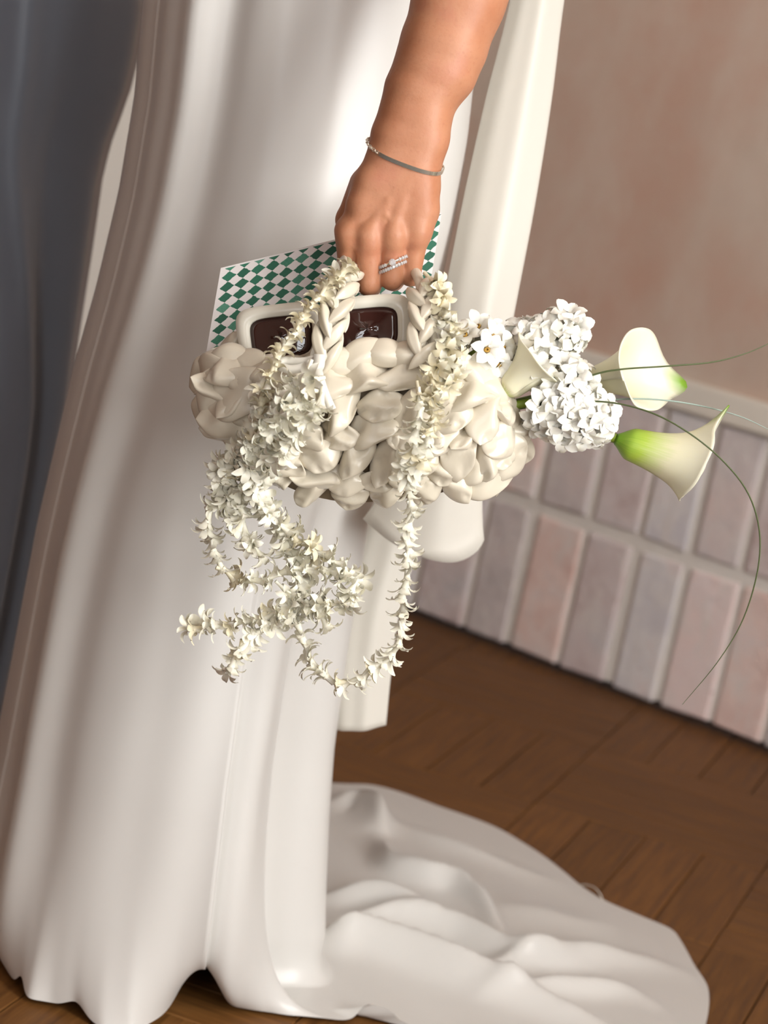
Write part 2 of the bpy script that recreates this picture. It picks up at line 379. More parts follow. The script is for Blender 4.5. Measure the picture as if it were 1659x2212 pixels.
A = [slab(s0, s1, DEPTH, DEPTH + .2, z0, z1) for s0, s1, z0, z1 in ((S_LEFT, FILL_WIN[0] + FILL_WIN[1] / 2, FLOORZ, CEIL), (FILL_WIN[0] - FILL_WIN[1] / 2, S_RIGHT, FLOORZ, CEIL),
     (FILL_WIN[0] + FILL_WIN[1] / 2, FILL_WIN[0] - FILL_WIN[1] / 2, FLOORZ, FILL_WIN[2]), (FILL_WIN[0] + FILL_WIN[1] / 2, FILL_WIN[0] - FILL_WIN[1] / 2, FILL_WIN[3], CEIL))]
V, F = join(*A)
struct('wall_front', V, F, M['plaster'], 'pink plastered wall behind the photographer, with one window added for fill light')  # its opening is made for the added back fill
struct('window_3', *join(*[slab(FILL_WIN[0] + a, FILL_WIN[0] + b, DEPTH + .06, DEPTH + .10, y0, y1) for a, b, y0, y1 in ((-.4, -.35, .6, 2.35), (.35, .4, .6, 2.35), (-.025, .025, .6, 2.35), (-.4, .4, .6, .65), (-.4, .4, 2.30, 2.35), (-.4, .4, 1.2, 1.23), (-.4, .4, 1.75, 1.78))]), M['frame_white'], 'white small-paned frame of the window added for fill light in the wall behind the photographer')  # unseen frame around the added back fill
V, F = slab(S_LEFT + .1, S_RIGHT - .2, -.12, DEPTH + .2, CEIL, CEIL + .08)
struct('ceiling', V, F, M['plaster'], 'plain plastered ceiling of the room')

# ------------------------------------------------------------------ the bride's arm and hand: one continuous surface
def pxm(Y): return FPX / Y * 1.0
def P3(x, y, Y): return at(x, y, Y)
CONES = []                                             # (a, b, ra, rb, k): tapered capsules joined by a smooth union
secs = [(-260, 1088, 112, 35, 1.975), (-120, 1035, 105, 33, 1.965), (0, 991, 98, 31, 1.958), (100, 958, 92, 28.5, 1.950), (150, 940, 88, 27, 1.947), (200, 911, 79, 24, 1.944), (250, 896, 76, 21.5, 1.941),
        (300, 881, 79, 20, 1.938), (345, 873, 81, 18.2, 1.935), (400, 857, 94, 16.5, 1.931), (450, 848, 101, 15, 1.927), (492, 838, 99, 13.2, 1.925)]
def sec_pt(s, f):
    y, c, hw, hd, Y = s; r = hd / 1000 * FPX / Y; off = max(0, hw - r * 1.03)
    return P3(c + f * off * .98, y + f * off * (.22 if y < 320 else .05), Y), hd / 1000
for s0, s1 in zip(secs, secs[1:]):
    for f in (-1, -.33, .33, 1):
        (a, ra), (b, rb) = sec_pt(s0, f), sec_pt(s1, f)
        if abs(f) < 1: ra *= 1.03; rb *= 1.03
        CONES.append((a, b, ra, rb, .006))
fing = dict(
    index=[(754, 498, 1.925, 11.8), (756, 572, 1.930, 9.6), (774, 592, 1.954, 8.6), (800, 574, 1.966, 7.6)],
    middle=[(797, 505, 1.919, 11.6), (797, 614, 1.921, 9.1), (801, 618, 1.944, 8.3), (806, 582, 1.958, 7.5)],
    ring=[(850, 503, 1.919, 11.0), (846, 602, 1.921, 8.9), (850, 606, 1.943, 8.1), (853, 575, 1.956, 7.3)],
    pinky=[(901, 493, 1.923, 10.4), (887, 596, 1.926, 8.0), (889, 598, 1.944, 7.3), (890, 570, 1.955, 6.6)],
    thumb=[(790, 400, 1.942, 13.5), (757, 475, 1.955, 11.5), (768, 540, 1.967, 10.0), (806, 566, 1.973, 8.6)])
def chain(l, k):
    return [(P3(*a[:3]), P3(*b[:3]), a[3] / 1000, b[3] / 1000, k) for a, b in zip(l, l[1:])]
# knuckles, ulna head, tendons and veins
extra = [(P3(796, 512, 1.9135), P3(797, 522, 1.9138), .0092, .0088, .006), (P3(851, 508, 1.9135), P3(850, 518, 1.9138), .0088, .0084, .006), (P3(902, 500, 1.9185), P3(899, 512, 1.919), .0084, .008, .006),
         (P3(753, 506, 1.9185), P3(754, 516, 1.919), .009, .0088, .006), (P3(922, 270, 1.934), P3(928, 300, 1.934), .0138, .0135, .012),
         (P3(868, 400, 1.9168), P3(798, 495, 1.9110), .0024, .0030, .005), (P3(880, 400, 1.9168), P3(850, 490, 1.9110), .0024, .0030, .005), (P3(896, 410, 1.9180), P3(900, 480, 1.9155), .0022, .0028, .005),
         (P3(850, 395, 1.9180), P3(757, 490, 1.9160), .0022, .003, .005),
         (P3(838, 430, 1.9128), P3(833, 462, 1.9115), .0018, .0019, .0025), (P3(833, 462, 1.9115), P3(855, 488, 1.9108), .0019, .0016, .0025), (P3(833, 462, 1.9115), P3(822, 500, 1.9110), .0018, .0015, .0025)]
def cone_sdf(p, c):
    a, b, ra, rb, _ = c; ab = b - a; L = np.dot(ab, ab)
    t = np.clip(((p - a) @ ab) / L, 0, 1)
    return np.linalg.norm(p - a - t[:, None] * ab, axis=1) - (ra + (rb - ra) * t)
def smin(a, b, k):
    h = np.maximum(k - np.abs(a - b), 0) / k; return np.minimum(a, b) - h * h * k * .25
def eval_sdf(p):
    def union(cs, k0=None):
        d = None
        for c in cs:
            e = cone_sdf(p, c); d = e if d is None else smin(d, e, k0 or c[4])
        return d
    arm = union(CONES); fd = None
    for nme in ('index', 'middle', 'ring', 'pinky'):
        e = union(chain(fing[nme], .003)); fd = e if fd is None else smin(fd, e, .0009)
    d = smin(arm, fd, .0065); d = smin(d, union(chain(fing['thumb'], .004)), .006)
    for c in extra: d = smin(d, cone_sdf(p, c), c[4])
    return d
def surface_nets(lo, hi, h):
    n = [int(math.ceil((hi[i] - lo[i]) / h)) + 1 for i in range(3)]
    ax = [lo[i] + h * np.arange(n[i]) for i in range(3)]
    D = np.empty(n, np.float32)
    for i in range(0, n[2], 24):
        g = np.stack(np.meshgrid(ax[0], ax[1], ax[2][i:i + 24], indexing='ij'), -1)
        D[:, :, i:i + 24] = eval_sdf(g.reshape(-1, 3)).reshape(g.shape[:3])
    S = D < 0
    c = [S[i:n[0] - 1 + i, j:n[1] - 1 + j, k:n[2] - 1 + k] for i in (0, 1) for j in (0, 1) for k in (0, 1)]
    cntv = sum(x.astype(np.int8) for x in c); act = (cntv > 0) & (cntv < 8)
    idx = -np.ones(act.shape, np.int64); I = np.argwhere(act); idx[act] = np.arange(len(I))
    acc = np.zeros((len(I), 3)); num = np.zeros(len(I))
    cor = [(i, j, k) for i in (0, 1) for j in (0, 1) for k in (0, 1)]
    for a in cor:
        for axis in range(3):
            if a[axis]: continue
            b = list(a); b[axis] = 1
            da = D[I[:, 0] + a[0], I[:, 1] + a[1], I[:, 2] + a[2]]; db = D[I[:, 0] + b[0], I[:, 1] + b[1], I[:, 2] + b[2]]
            x = (da < 0) != (db < 0); t = np.where(x, da / np.where(x, da - db, 1), 0)
            q = np.tile(np.array(a, float), (len(I), 1)); q[:, axis] = t
            acc += q * x[:, None]; num += x
    V = np.array(lo) + h * (I + acc / num[:, None])
    F = []
    for axis in range(3):
        u, v = (axis + 1) % 3, (axis + 2) % 3
        sl0 = [slice(None)] * 3; sl1 = [slice(None)] * 3; sl0[axis] = slice(0, -1); sl1[axis] = slice(1, None)
        A, Bm = S[tuple(sl0)], S[tuple(sl1)]; E = np.argwhere(A != Bm)
        E = E[(E[:, u] > 0) & (E[:, v] > 0) & (E[:, u] < n[u] - 1) & (E[:, v] < n[v] - 1)]
        ins = A[E[:, 0], E[:, 1], E[:, 2]]
        q = []
        for du, dv in ((1, 1), (0, 1), (0, 0), (1, 0)):
            e = E.copy(); e[:, u] -= du; e[:, v] -= dv; q.append(idx[e[:, 0], e[:, 1], e[:, 2]])
        q = np.stack(q, 1); q[~ins] = q[~ins][:, ::-1]; F.append(q)
    return V, np.vstack(F)
allp = np.array([c[i] for c in CONES for i in (0, 1)] + [P3(*q[:3]) for l in fing.values() for q in l])
sv, sf = surface_nets(allp.min(0) - .045, allp.max(0) + .045, .0014)
bride = obj('person', mesh('person', sv, sf), M['skin'])
smd = bride.modifiers.new('smooth', 'SMOOTH'); smd.factor = .5; smd.iterations = 4
tag(bride, 'bride in a long ivory satin gown with a train, bare arm gripping the cream handbag', 'person')

# ------------------------------------------------------------------ the gown: one cloth from waist to the train on the floor
YC = 2.245
Lc = np.array([at(x, y, YC) for x, y in [(392, -420), (345, -150), (320, 0), (302, 200), (270, 400), (224, 600), (180, 760), (100, 1110), (50, 1380), (0, 1640), (-48, 1850), (-85, 2000)]])
Rc = np.array([at(x, y, YC) for x, y in [(1085, -420), (1062, -150), (1036, 0), (1022, 150), (1006, 300), (976, 480), (946, 620), (880, 840), (795, 1110), (748, 1400), (722, 1600), (712, 1750), (706, 1900), (704, 2000)]])
def contour(C, z):
    o = np.argsort(C[:, 2]); return np.interp(z, C[o, 2], C[o, 0])
HC = np.array([-.140, YC + .02])
hem_px = [(-150, 1960), (-60, 2010), (0, 2048), (30, 2118), (62, 2158), (110, 2166), (160, 2182), (222, 2216), (290, 2226), (345, 2200), (380, 2170), (425, 2160), (470, 2178), (520, 2178), (580, 2182), (650, 2192), (735, 2204), (790, 2196), (830, 2200), (875, 2226), (930, 2234), (1000, 2216),
          (1060, 2240), (1200, 2290), (1350, 2305), (1480, 2285), (1525, 2215), (1531, 2130), (1500, 2078), (1456, 2005), (1380, 1972), (1300, 1940), (1250, 1908), (1180, 1850), (1080, 1790), (960, 1742), (880, 1712), (790, 1692), (715, 1688)]
hem = [fl(x, y, .005) for x, y in hem_px] + [np.array(q) for q in ((-.12, 2.74, .005), (-.24, 2.60, .005), (-.31, 2.42, .005))]
hem = np.array(hem)
hang = np.arctan2(hem[:, 0] - HC[0], -(hem[:, 1] - HC[1])); hr = np.hypot(hem[:, 0] - HC[0], hem[:, 1] - HC[1])
NPHI = 560
phi = np.linspace(-math.pi, math.pi, NPHI, endpoint=False)
o_ = np.argsort(hang); ha, hrr = hang[o_], hr[o_]
HR = np.interp(phi, np.r_[ha[-1] - 2 * math.pi, ha, ha[0] + 2 * math.pi], np.r_[hrr[-1], hrr, hrr[0]])
ker = np.hanning(7); ker /= ker.sum(); HR = np.convolve(np.r_[HR[-3:], HR, HR[:3]], ker, 'valid')
# hem arches lifted clear of the floor: (pixel x, pixel y of the arch top, half width px)
def hem_phi(x, y): p = fl(x, y, .005); return math.atan2(p[0] - HC[0], -(p[1] - HC[1]))
arch = np.zeros(NPHI)
for x, y0, wpx, h in ((30, 2140, 40, .012), (165, 2180, 45, .010), (420, 2160, 48, .052), (795, 2198, 36, .018), (985, 2216, 40, .010)):
    c = hem_phi(x, y0); w = abs(hem_phi(x + wpx, y0) - c); arch += h * np.exp(-((phi - c) / w) ** 2 * 1.6)
def ridge_field(X, Yv):
    Z = np.zeros_like(X)
    for pts, h, w, wl in RIDGES:
        P = spline([fl(x, y)[:2] for x, y in pts], 60); s = np.linspace(0, 1, 60)
        d = np.hypot(X[..., None] - P[:, 0], Yv[..., None] - P[:, 1]); k = d.argmin(-1); dm = d.min(-1)
        tn = np.gradient(P, axis=0); side = (X - P[k, 0]) * tn[k, 1] - (Yv - P[k, 1]) * tn[k, 0]
        ww = np.where(side > 0, w, wl)                   # near side, far side widths
        env = np.sin(np.pi * np.clip(s[k] * .92 + .06, 0, 1)) ** .9
        Z = np.maximum(Z, 0) + h * env * np.exp(-(dm / ww) ** 1.5)
    return Z
RIDGES = [([(505, 1985), (528, 2025), (575, 2050), (650, 2042), (760, 2050), (860, 2078), (1000, 2128), (1180, 2190), (1330, 2240)], .040, .022, .015),
          ([(735, 2000), (850, 2000), (980, 2030), (1110, 2085), (1250, 2100)], .030, .013, .017),
          ([(825, 1835), (838, 1885), (900, 1912), (985, 1935), (1050, 1985), (1088, 2045)], .034, .012, .007),
          ([(700, 1950), (790, 1960), (880, 1985), (960, 2010)], .032, .016, .011),
          ([(1010, 2105), (1130, 2095), (1260, 2082), (1380, 2085), (1500, 2120)], .024, .018, .013),
          ([(1040, 2165), (1200, 2150), (1330, 2150), (1430, 2190)], .020, .013, .012),
          ([(722, 1745), (770, 1742), (810, 1775), (822, 1815)], .036, .018, .012),
          ([(830, 1780), (960, 1832), (1100, 1880), (1230, 1925)], .013, .018, .010),
          ([(1060, 1960), (1200, 1990), (1330, 2010)], .008, .03, .03)]
# vertical folds (angle in degrees, half width, size in metres at the top, size at the floor)
FOLDS = [(-66, 8, .002, .004), (-48, 7, -.004, -.003), (-33, 5, .008, .006), (-21, 6, -.010, -.004), (-7, 8, .005, .003), (6, 8, .003, .006), (30, 7, .0, .014), (52, 15, -.003, -.052), (80, 10, .002, .006), (104, 10, -.004, -.012), (128, 10, .006, .012), (160, 12, -.006, -.01), (-90, 12, -.005, -.01), (-130, 15, .006, .012)]
deg = np.degrees(phi)
def fold(z):
    t = sm(1.05, .1, z); f = np.zeros(NPHI)
    for c, w, a, b in FOLDS:
        f += (a + (b - a) * t) * np.exp(-((deg - c - 4 * math.sin(z * 3 + c)) / w) ** 2)
    # the overlapping front panel: cloth steps back sharply to the right of its edge
    e = sm(.50, .18, z); f += .016 * e * np.exp(-np.maximum(0, 20.5 - deg) / 12.0) * (deg < 20.5) - .010 * e * np.exp(-np.maximum(0, deg - 20.5) / 8.0) * (deg >= 20.5)
    # long pressed edge down the front of the skirt
    f += .0012 * np.exp(-np.maximum(0, -52 - deg) / 9.0) * (deg < -52)
    return f
def ring(z):
    xl, xr = contour(Lc, z), contour(Rc, z); cx, a = (xl + xr) / 2, (xr - xl) / 2
    b = .182 + .02 * sm(.9, .1, z) - .02 * sm(1.0, 1.2, z)
    n = 2.25; r = (np.abs(np.sin(phi) / a) ** n + np.abs(np.cos(phi) / b) ** n) ** (-1 / n) + fold(z)
    return cx + r * np.sin(phi), YC - r * np.cos(phi)
ZB = .21
rows = []
for z in np.r_[np.linspace(1.16, ZB, 80)]:
    x, y = ring(z); rows.append(np.stack([x, y, np.full(NPHI, z)], 1))
xb, yb = ring(ZB); dx, dy = xb - HC[0], yb - HC[1]
x2, y2 = ring(.12); x3, y3 = ring(.02)
HX, HY = HC[0] + HR * np.sin(phi), HC[1] - HR * np.cos(phi)
rb_ = np.hypot(x3 - HC[0], y3 - HC[1]); q = (sm(.03, .11, HR - rb_) * sm(12, 30, np.where(deg < -90, 90, deg)))[:, None]
Rd = np.stack([np.sin(phi), -np.cos(phi)], 1)
P0 = np.stack([xb, yb, np.full(NPHI, ZB)], 1)
C1 = np.c_[np.stack([x2, y2], 1), np.full(NPHI, .12)]; C2 = np.c_[np.stack([x3, y3], 1) + Rd * .012, np.full(NPHI, .035)]
P3h = np.stack([HX, HY, .004 + arch], 1)
NT_ = 150
for t in (np.linspace(0, 1, NT_)[1:]) ** 1.0:
    p = P0 * (1 - t) ** 3 + 3 * C1 * t * (1 - t) ** 2 + 3 * C2 * t * t * (1 - t) + P3h * t ** 3
    # where the train starts the cloth drops straight, turns tightly and runs out flat
    RB = .030
    if t < .36:
        z = ZB + (RB - ZB) * t / .36; xx, yy = ring(z); g = np.stack([xx, yy, np.full(NPHI, z)], 1)
    elif t < .48:
        a = (t - .36) / .12 * math.pi / 2; xx, yy = ring(RB * (1 - math.sin(a))); xx, yy = x3 + (xx - x3) * .3, y3 + (yy - y3) * .3
        xx, yy = x3 + Rd[:, 0] * RB * (1 - math.cos(a)), y3 + Rd[:, 1] * RB * (1 - math.cos(a)); g = np.stack([xx, yy, np.full(NPHI, RB * (1 - math.sin(a)))], 1)
    else:
        k = (t - .48) / .52; st = np.stack([x3 + Rd[:, 0] * RB, y3 + Rd[:, 1] * RB, np.zeros(NPHI)], 1); g = st + (P3h - st) * k; g[:, 2] = P3h[:, 2] * k ** 3
    p = p + (g - p) * q
    out = np.hypot(p[:, 0] - x3, p[:, 1] - y3) * np.sign(np.hypot(p[:, 0] - HC[0], p[:, 1] - HC[1]) - rb_)
    wgt = sm(-.005, .04, out) * sm(.14, .05, p[:, 2]) * (1 - .72 * sm(.82, 1, t))
    p[:, 2] = np.maximum(p[:, 2], .004) + ridge_field(p[:, 0], p[:, 1]) * wgt
    p[:, 2] += .0012 * np.sin(p[:, 0] * 60 + p[:, 1] * 35) * sm(.3, .0, p[:, 2])
    p[:, 2] = np.maximum(p[:, 2], .003)
    rows.append(p)
G = np.array(rows); n_, m_ = G.shape[:2]
V = G.reshape(-1, 3); F = grid_faces(n_, m_, False, True)
top = [V[:m_].mean(0)]; V = np.vstack([V, top]); F += [(m_ * n_, (j + 1) % m_, j) for j in range(m_)]
F = [f[::-1] for f in F]
gown = obj('gown', mesh('gown', V, F), M['satin'], bride)
ss = gown.modifiers.new('smooth', 'SMOOTH'); ss.factor = .5; ss.iterations = 2
tag(gown, 'ivory satin gown skirt falling into a train spread on the floor')
def strip_loft(rows_px, Yd, bulge, nu=26, nv=50, thick=.003, wav=.0012):
    R = []
    for r in rows_px:
        pts, Y = r; R.append(spline([at(x, y, Y) for x, y in pts], nu))
    R = np.array(R); U = np.stack([spline(R[:, j], nv) for j in range(nu)], 1)
    u = np.linspace(-1, 1, nu)
    U[:, :, 1] -= bulge * (1 - u ** 2)[None, :] + wav * np.sin(u * 7)[None, :]
    Bk = U.copy(); Bk[:, :, 1] += thick + .4 * bulge * (1 - u ** 2)[None, :]
    n, m = U.shape[:2]; A = U.reshape(-1, 3); Bf = Bk.reshape(-1, 3)
    F = grid_faces(n, m) + [f[::-1] for f in grid_faces(n, m, off=n * m)]; o = n * m
    for i in range(n - 1):
        F.append((i * m, o + i * m, o + (i + 1) * m, (i + 1) * m)); F.append(((i + 1) * m + m - 1, o + (i + 1) * m + m - 1, o + i * m + m - 1, i * m + m - 1))
    for j in range(m - 1):
        F.append((j + 1, o + j + 1, o + j, j)); F.append(((n - 1) * m + j, o + (n - 1) * m + j, o + (n - 1) * m + j + 1, (n - 1) * m + j + 1))
    return np.vstack([A, Bf]), F
s1 = [([(1146, -260), (1200, -262), (1262, -265)], 2.23), ([(1102, 0), (1160, 0), (1219, 0)], 2.23), ([(1050, 210), (1120, 212), (1192, 215)], 2.22), ([(1003, 420), (1082, 425), (1158, 430)], 2.205), ([(965, 610), (1050, 615), (1122, 620)], 2.19),
      ([(925, 800), (1015, 810), (1084, 815)], 2.175), ([(870, 980), (960, 985), (1048, 990)], 2.165), ([(820, 1070), (930, 1085), (1042, 1085)], 2.16), ([(788, 1118), (915, 1190), (1044, 1150)], 2.16), ([(784, 1122), (860, 1170), (930, 1197), (990, 1205), (1030, 1188), (1046, 1166)], 2.16)]
t1 = obj('sash_tail', mesh('sash_tail', *strip_loft(s1, 0, .022)), M['sash'], bride); tag(t1, 'upper sash tail ending in a rounded corner behind the handbag')
s2 = [([(830, 860), (900, 860), (980, 870)], 2.30), ([(800, 1060), (860, 1065), (930, 1070)], 2.29), ([(760, 1200), (830, 1200), (898, 1200)], 2.285), ([(735, 1330), (800, 1330), (862, 1330)], 2.28), ([(722, 1460), (785, 1460), (845, 1455)], 2.28), ([(718, 1574), (778, 1573), (834, 1566)], 2.28)]
t2 = obj('sash_tail', mesh('sash_tail', *strip_loft(s2, 0, .010)), M['sash'], bride); tag(t2, 'lower straight-cut sash tail beside the gown')
# a loose thread on the hem of the train
th = [fl(x, y, z) for x, y, z in ((1248, 1912, .004), (1266, 1911, .010), (1285, 1918, .014), (1298, 1934, .010), (1304, 1952, .002))]
lt = obj('loose_thread', mesh('loose_thread', *tube(spline(th, 24), .0006, 5)), M['sash'], bride)

# jewellery, seated on the skin
def march(c, d, gap, sdf, lo=.002, hi=.06):
    for _ in range(26):
        m = (lo + hi) / 2
        if sdf((c + d * m)[None])[0] < gap: lo = m
        else: hi = m
    return c + d * hi
def hoop(c, e1, e2, gap, n=96, sdf=None):
    sdf = sdf or eval_sdf
    e1 = e1 / np.linalg.norm(e1); e2 = e2 - e1 * np.dot(e1, e2); e2 /= np.linalg.norm(e2)
    return np.array([march(c, math.cos(a) * e1 + math.sin(a) * e2, gap, sdf) for a in np.linspace(0, 2 * math.pi, n, endpoint=False)]), np.cross(e1, e2)
bc = P3(878, 336, 1.936); be1 = P3(955, 362, 1.936) - P3(802, 304, 1.936)
bp, bn = hoop(bc, be1, np.array([0, -1.0, -.24]), .0016, 120)
bp = np.array([np.mean([bp[(i + k) % 120] for k in range(-3, 4)], 0) for i in range(120)])
def band(P, nrm, hw, th, closed):
    """flat strip standing on the path P, height along nrm"""
    V = []; n = len(P); Tn = np.roll(P, -1, 0) - np.roll(P, 1, 0) if closed else np.gradient(P, axis=0)
    for i in range(n):
        t = Tn[i] / np.linalg.norm(Tn[i]); nn = nrm - t * np.dot(nrm, t); nn /= np.linalg.norm(nn); o = np.cross(t, nn)
        V += [P[i] + nn * hw - o * th, P[i] + nn * hw + o * th, P[i] - nn * hw + o * th, P[i] - nn * hw - o * th]
    F = grid_faces(n, 4, closed, True)
    if not closed: F += [(0, 1, 2, 3), (4 * n - 1, 4 * n - 2, 4 * n - 3, 4 * n - 4)]
    return V, F
br = adopt(empty('bracelet', tuple(bc)), bride); tag(br, 'thin silver bar bracelet with a chain clasp at the wrist')
# angle 0 is the little-finger side, 90 degrees the back of the wrist facing us, 180 the thumb side
iA, iB = 2, 46
obj('bracelet_bar', mesh('bracelet_bar', *band(bp[np.arange(-4, iB) % 120], bn, .0016, .0005, False), False), M['silver'], br)
link = mesh('chain_link', *tube([(.0022 * math.cos(a), .0014 * math.sin(a), 0) for a in np.linspace(0, 2 * math.pi, 15)], .00045, 5)); link.materials.append(M['silver'])
ii = np.arange(iB, 116, 1.7)
for k, f in enumerate(ii):
    i = int(f) % 120; p = bp[i]; t = bp[(i + 1) % 120] - bp[i - 1]
    z = bn if k % 2 else np.cross(t, bn)
    obj('chain_link', link, None, br).matrix_basis = frame(p, z, t)
# rings: a plain pave band and a band with a larger stone
ring_sdf = lambda p: cone_sdf(p, chain(fing['ring'], .003)[0])
rc = P3(846, 573, 1.9205)
gem = mesh('gem', [(0, 0, -.0009)] + [(.0011 * math.cos(a), .0011 * math.sin(a), .0002) for a in np.arange(8) * math.pi / 4] + [(.0006 * math.cos(a), .0006 * math.sin(a), .0007) for a in np.arange(8) * math.pi / 4],
           [(0, 1 + (i + 1) % 8, 1 + i) for i in range(8)] + [(1 + i, 1 + (i + 1) % 8, 9 + (i + 1) % 8, 9 + i) for i in range(8)] + [tuple(range(9, 17))], False)
gem.materials.append(M['gem'])
for nm, off, big, lab in (('wedding_ring', 5, 0, 'diamond set wedding band on the ring finger'), ('engagement_ring', -6, 1, 'diamond ring with one larger stone on the ring finger')):
    c = rc + IU * (-off / FPX * 1.92); e1 = IR + IU * .42
    rp, rn = hoop(c, e1, np.array([0, -1.0, 0.10]), .0007, 60, ring_sdf)
    r = obj(nm, mesh(nm, *tube(np.vstack([rp, rp[:1]]), .0011, 6, 1.4, False)), M['silver'], bride); tag(r, lab)
    for i in range(0, 30, 2):
        if i in (12, 14, 16, 18) and big: continue
        d = rp[i] - c; o = obj('gem', gem, None, r); o.matrix_basis = frame(rp[i] + d / np.linalg.norm(d) * .0010, d, rn) @ Matrix.Scale(1.4, 4)
    if big:
        d = rp[15] - c; o = obj('gem', gem, None, r); o.matrix_basis = frame(rp[15] + d / np.linalg.norm(d) * .0016, d, rn) @ Matrix.Scale(2.6, 4)

# ------------------------------------------------------------------ the groom, cropped by the frame at the left
GY = 2.62
groom = empty('person', tuple(at(-20, 2100, GY) * np.array([1, 1, 0])))
tag(groom, 'man in a dark slate grey suit standing close in front of the bride', 'person')
gR = np.array([at(x, y, GY) for x, y in [(352, -420), (330, -200), (318, -60), (315, 30), (300, 110), (281, 190), (258, 255), (236, 315), (218, 390), (207, 470), (194, 560), (180, 650), (166, 740), (150, 860), (110, 1060), (60, 1300), (0, 1560), (-60, 1850), (-130, 2250)]])
def gfold(z, ph):
    d = np.degrees(ph); f = np.zeros_like(d)
    for c, w, a in ((18 + 30 * sm(.9, .35, z), 7, .016), (44 + 16 * sm(.9, .35, z), 8, -.014 * sm(.95, .6, z)), (-8, 12, -.014), (70, 8, .008), (-35, 14, .012)): f = f + a * np.exp(-((d - c) / w) ** 2)
    return f
def gloft(name, zs, a0, b0, grow=0.0, shift=0.0):
    R = []; ph = np.linspace(-math.pi, math.pi, 140, endpoint=False)
    for z in zs:
        xr = contour(gR, z) + grow; a = a0(z); b = b0(z); cx = xr - a
        r = (np.abs(np.sin(ph) / a) ** 2.2 + np.abs(np.cos(ph) / b) ** 2.2) ** (-1 / 2.2) + gfold(z, ph) * sm(1.05, .8, z) * sm(1.35, .9, np.abs(ph - .5))
        R.append(np.stack([cx + r * np.sin(ph), GY - r * np.cos(ph), np.full(140, z)], 1))
    R = np.array(R); V = R.reshape(-1, 3); n = len(zs); F = [f[::-1] for f in grid_faces(n, 140, False, True)]
    V = np.vstack([V, R[0].mean(0), R[-1].mean(0)]); F += [(n * 140, j, (j + 1) % 140) for j in range(140)] + [(n * 140 + 1, (n - 1) * 140 + (j + 1) % 140, (n - 1) * 140 + j) for j in range(140)]
    return mesh(name, V, F)
o = obj('trousers', gloft('trousers', np.linspace(1.0, .012, 70), lambda z: .15 - .045 * sm(.9, .1, z), lambda z: .13 - .03 * sm(.9, .1, z)), M['suit'], groom)
o = obj('jacket', gloft('jacket', np.linspace(1.32, .93, 40), lambda z: .175, lambda z: .15, .0015), M['suit'], groom)

# ------------------------------------------------------------------ the handbag: puffed satin ribbon worked over a lining
YB = 1.908
def puff(seed, n=19):
    """one puffed ribbon stitch, about 1 long (x), .8 wide (y): a soft satin cushion with pinched corners and pulled creases"""
    r = random.Random(seed); sh = r.uniform(.10, .36) * (1 if seed % 3 else -1); tw = r.uniform(-.16, .16); ph = r.uniform(0, 6); pk = r.uniform(.30, .46)
    u = np.sin(np.linspace(-1, 1, n) * math.pi / 2); U, Vv = np.meshgrid(u, u, indexing='ij')
    x = .54 * U * (1 - pk * Vv ** 2 * (1 + .4 * U)) + sh * Vv * .5; y = .42 * Vv * (1 - (pk + .06) * U ** 2) + .08 * U + .05 * U * U * Vv
    prof = ((1 - np.abs(U) ** 3.2).clip(0) * (1 - np.abs(Vv) ** 3.2).clip(0)) ** .55
    rad = np.hypot(U, Vv); ang = np.arctan2(Vv, U); g = r.uniform(-.9, .9)
    cre = sum(-r.uniform(.06, .12) * np.exp(-((np.angle(np.exp(1j * (ang - a0)))) / r.uniform(.10, .20)) ** 2) * sm(.30, .8, rad) * sm(1.40, .9, rad) for a0 in (math.pi / 4 + r.uniform(-.3, .3), -3 * math.pi / 4 + r.uniform(-.3, .3), ph, ph + 2.2))
    ridge = r.uniform(.07, .13) * np.exp(-((U - g * Vv - r.uniform(-.2, .2)) / .40) ** 2) - r.uniform(.03, .08) * np.exp(-((U + .45 * (1 if g > 0 else -1)) ** 2 + (Vv - .1) ** 2) / .09)
    zt = .135 * prof + (cre + ridge) * prof ** .6 + 1.3 * tw * U * Vv + .05 * (Vv ** 2 - U ** 2); zb = -.08 * prof + 1.3 * tw * U * Vv + .05 * (Vv ** 2 - U ** 2)
    A = np.stack([x, y, zt], -1).reshape(-1, 3); Bm = np.stack([x, y, zb], -1).reshape(-1, 3)
    edge = (np.abs(U) > .999) | (np.abs(Vv) > .999); e = edge.reshape(-1); A[e, 2] = Bm[e, 2] = np.maximum(A[e, 2], Bm[e, 2])
    F = grid_faces(n, n) + [f[::-1] for f in grid_faces(n, n, off=n * n)]
    mp = np.arange(2 * n * n); mp[n * n:][e] = np.arange(n * n)[e]
    me = mesh('ribbon_stitch', np.vstack([A, Bm]), [tuple(mp[i] for i in f) for f in F]); me.materials.append(M['bag']); return me
PUFFS = [puff(s) for s in range(8)]
def leaf(seed, n=15, m=9):
    """a folded ribbon end: a plump pointed leaf, used on rim and handles"""
    r = random.Random(seed); bend = r.uniform(.05, .16); tw = r.uniform(-.15, .15)
    t = np.linspace(-1, 1, n); w = .30 * (1 - np.abs(t) ** 1.9) ** .8 + .004; R = []
    for i in range(n):
        for j in range(m * 2):
            a = 2 * math.pi * j / (2 * m); up = math.sin(a)
            R.append((.5 * t[i], w[i] * math.cos(a) + bend * (1 - t[i] ** 2) * .4, w[i] * (.85 if up > 0 else .45) * math.copysign(abs(up) ** 1.7, up) * (1 - .25 * math.cos(3 * a + seed)) + .10 * (1 - t[i] ** 2) + tw * t[i] * math.cos(a) * w[i] + .03 * math.sin(a * 3 + seed) * w[i]))
    me = mesh('ribbon_fold', R, [f[::-1] for f in grid_faces(n, 2 * m, False, True)]); me.materials.append(M['bag']); return me
LEAVES = [leaf(s) for s in range(5)]
